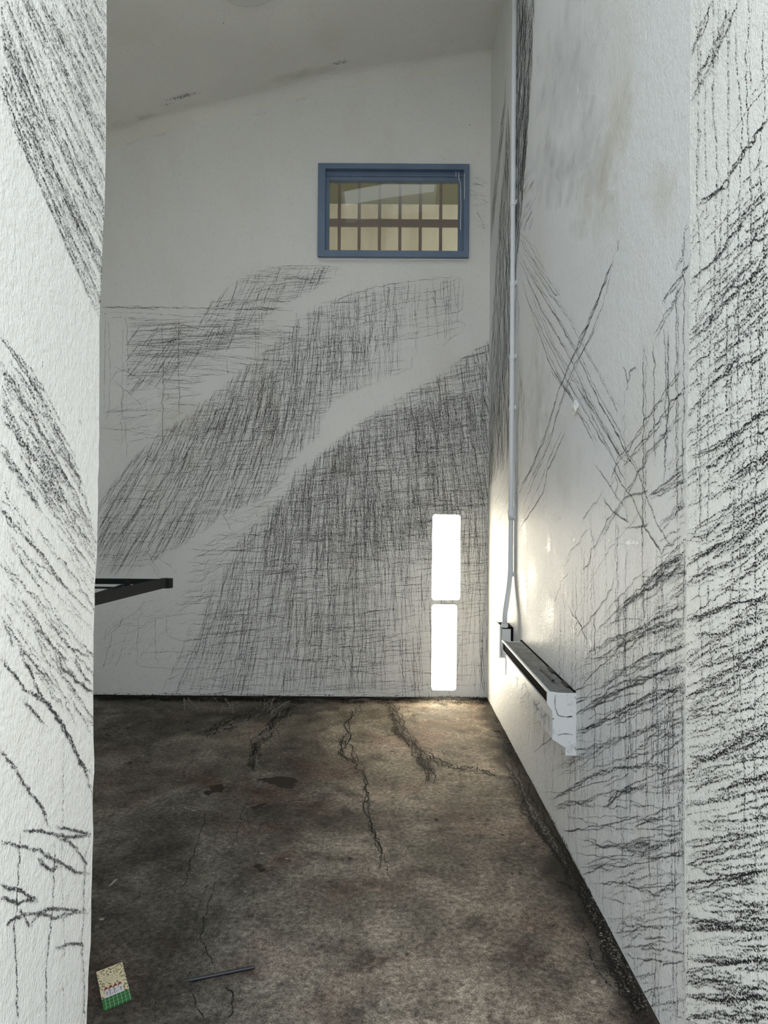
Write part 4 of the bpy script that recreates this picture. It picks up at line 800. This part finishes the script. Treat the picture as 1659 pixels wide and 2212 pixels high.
rosette = n.ramp(dd, [(0.10, 0.25), (0.20, 1.0), (0.36, 1.0), (0.42, 0.0)])
sx = n.new('ShaderNodeSeparateXYZ'); n.lk(uvn, sx.inputs[0]); U, Vv = sx.outputs['X'], sx.outputs['Y']
def band(v, lo, hi, e=.012): return n.math('MULTIPLY', n.math('DIVIDE', n.math('SUBTRACT', v, lo), e, clamp=True), n.math('DIVIDE', n.math('SUBTRACT', hi, v), e, clamp=True))
txt = n.math('MULTIPLY', band(U, .17, .80, .03), band(Vv, .215, .415, .02))
c = n.mix(n.math('MULTIPLY', rosette, n.math('SUBTRACT', 1.0, txt)), (0.66, 0.57, 0.36), (0.085, 0.062, 0.022))
scr = n.ramp(n.noise(uvn, 26, 2, .5, (1.0, .5, 1)), [(.48, 1.), (.54, 0.)])
rows = n.ramp(n.math('FRACT', n.math('MULTIPLY', n.math('SUBTRACT', Vv, .225), 16.0)), [(.0, 0.), (.2, 1.), (.55, 1.), (.7, 0.)])
c = n.mix(n.math('MULTIPLY', n.math('MULTIPLY', scr, rows), n.math('MULTIPLY', txt, .55)), c, (0.22, 0.18, 0.09)); n.lk(c, n.b.inputs['Base Color'])
M['plaid'] = mat('green checked card', (0.02, 0.12, 0.03), 0.5); n = N(M['plaid']); uvn = n.new('ShaderNodeUVMap').outputs[0]; sx = n.new('ShaderNodeSeparateXYZ'); n.lk(uvn, sx.inputs[0])
fu = n.math('FRACT', n.math('ADD', n.math('MULTIPLY', sx.outputs['X'], 7.0), .35)); fv = n.math('FRACT', n.math('ADD', n.math('MULTIPLY', sx.outputs['Y'], 12.0), .1))
g1 = n.ramp(fu, [(.0, 0.), (.06, .9), (.14, .9), (.2, 0.)]); g2 = n.ramp(fv, [(.0, 0.), (.06, .35), (.12, .35), (.18, 0.)]); g3 = n.math('MULTIPLY', n.ramp(fv, [(.45, 0.), (.5, 1.), (.9, 1.), (.95, 0.)]), .6)
c = n.mix(g3, (0.022, 0.15, 0.032), (0.010, 0.062, 0.018)); c = n.mix(n.math('MAXIMUM', g1, g2), c, (0.25, 0.42, 0.24)); n.lk(c, n.b.inputs['Base Color'])
M['paper'] = mat('card edge', (0.45, 0.40, 0.30), 0.7); M['ink'] = mat('grey ink', (0.10, 0.10, 0.11), 0.6); M['red'] = mat('dark red print', (0.20, 0.016, 0.012), 0.55); M['pale'] = mat('white print', (0.62, 0.58, 0.58), 0.55)
cp = tag(empty('card_pad', (cen.x, cen.y, 0), label='small cream leopard print pad with green checked bottom lying beside the left jamb', cat='card'))
ac = Acc(); vsp = .775
def cf(u, v, h): return cd(u, vsp-(vsp-v)*1.32, h)
def quad_uv(ac, u0, u1, v0, v1, h, mt): ac.face([cd(u0, v1, h), cd(u1, v1, h), cd(u1, v0, h), cd(u0, v0, h)], mt, [(u0, v1), (u1, v1), (u1, v0), (u0, v0)])
quad_uv(ac, 0, 1, 0, 1, 0, M['leo'])
for (ua, va), (ub, vb) in (((0, 1), (1, 1)), ((1, 1), (1, 0)), ((1, 0), (0, 0)), ((0, 0), (0, 1))):
    ac.face([cd(ua, va, -TH), cd(ub, vb, -TH), cd(ub, vb, 0), cd(ua, va, 0)], M['paper'])
ac.face([cd(0, 0, -TH), cd(1, 0, -TH), cd(1, 1, -TH), cd(0, 1, -TH)], M['paper'])
o = ac.build('pad'); o.parent = cp; o.matrix_parent_inverse = cp.matrix_world.inverted()
ac = Acc(); e_ = .0006
quad_uv(ac, -.004, 1.004, vsp, 1.004, e_, M['plaid'])
ac.face([cd(-.004, 1.004, -TH), cd(1.004, 1.004, -TH), cd(1.004, 1.004, e_), cd(-.004, 1.004, e_)], M['plaid'], [(0, 1.05), (1, 1.05), (1, 1), (0, 1)])
for ue in (-.004, 1.004): ac.face([cd(ue, vsp, -TH), cd(ue, 1.004, -TH), cd(ue, 1.004, e_), cd(ue, vsp, e_)], M['plaid'], [(ue, .8), (ue, 1), (ue, 1), (ue, .8)])
o = ac.build('sleeve'); o.parent = cp; o.matrix_parent_inverse = cp.matrix_world.inverted(); o['label'] = 'green checked lower band'
# row of four white peaks with dark red tops printed above the band
ac = Acc()
for k in range(4):
    u0 = .135+k*.168; u1 = u0+.165
    out = [(u0, vsp), (u1, vsp), (u1, .66), (u1-.01, .615), (u0+.10, .60), (u0+.04, .615), (u0, .66)]
    ac.face([cf(u, v, .0004+k*2e-5) for u, v in out], M['pale'])
    ac.face([cf(u, v, .0005) for u, v in [(u0-.015, .665), (u0+.03, .628), (u0+.09, .612), (u0+.15, .622), (u1-.025, .585), (u0+.08, .565), (u0+.02, .60)]], M['red'])
    for (ua, va), (ub, vb) in (((u0+.07, .66), (u0+.09, .74)), ((u0+.09, .70), (u0+.12, .67))) if k in (0, 3) else (((u0+.06, .65), (u0+.06, .68)), ((u0+.09, .71), (u0+.10, .735)), ((u0+.02, .65), (u0+.02, .75))):
        ac.face([cf(ua-.010, va, .0007), cf(ua+.010, va, .0007), cf(ub+.010, vb, .0007), cf(ub-.010, vb, .0007)], M['ink'])
o = ac.build('printed_figures'); o.parent = cp; o.matrix_parent_inverse = cp.matrix_world.inverted(); o['label'] = 'white printed peaks with dark red tops'

# ---------------------------------------------------------------- dark crumbs on the floor
crumbs = [(1072,1580,.016,'dark crumb on the floor near the corner below the heater, farthest of them'),(1078,1592,.014,'dark crumb on the floor just in front of the farthest crumb below the heater'),
          (1097,1606,.016,'slanted dark crumb beside the right wall below the heater'),(1027,1757,.006,'tiny black crumb on the bare concrete right of the long middle crack'),(943,1771,.009,'small black crumb alone on the concrete left of the middle of the right wall'),
          (1106,1888,.006,'tiny black crumb beside the faint damp ring near the right wall'),(1195,2000,.006,'tiny black crumb on the concrete close to the lower right wall'),(222,2079,.006,'tiny dark crumb just above the leopard print pad')]
for i, (x, y, sz, lb) in enumerate(crumbs):
    bm = bmesh.new(); bmesh.ops.create_icosphere(bm, subdivisions=2, radius=1.0); P = hit(x, y, 2, 0.0); ph = i*1.7
    for v in bm.verts:
        k = 1+.25*math.sin(v.co.x*4+ph)*math.cos(v.co.y*5+ph); u, q = v.co.x*sz*k, v.co.y*sz*.38*k
        v.co = Vector((P.x+u*math.cos(ph)-q*math.sin(ph), P.y+u*math.sin(ph)+q*math.cos(ph), max(0.0, .0016+v.co.z*sz*.22*k)))
    tag(obj('crumb', bm, M['coal'], smooth=True), label=lb, cat='crumb', group='dark crumbs on the concrete floor')
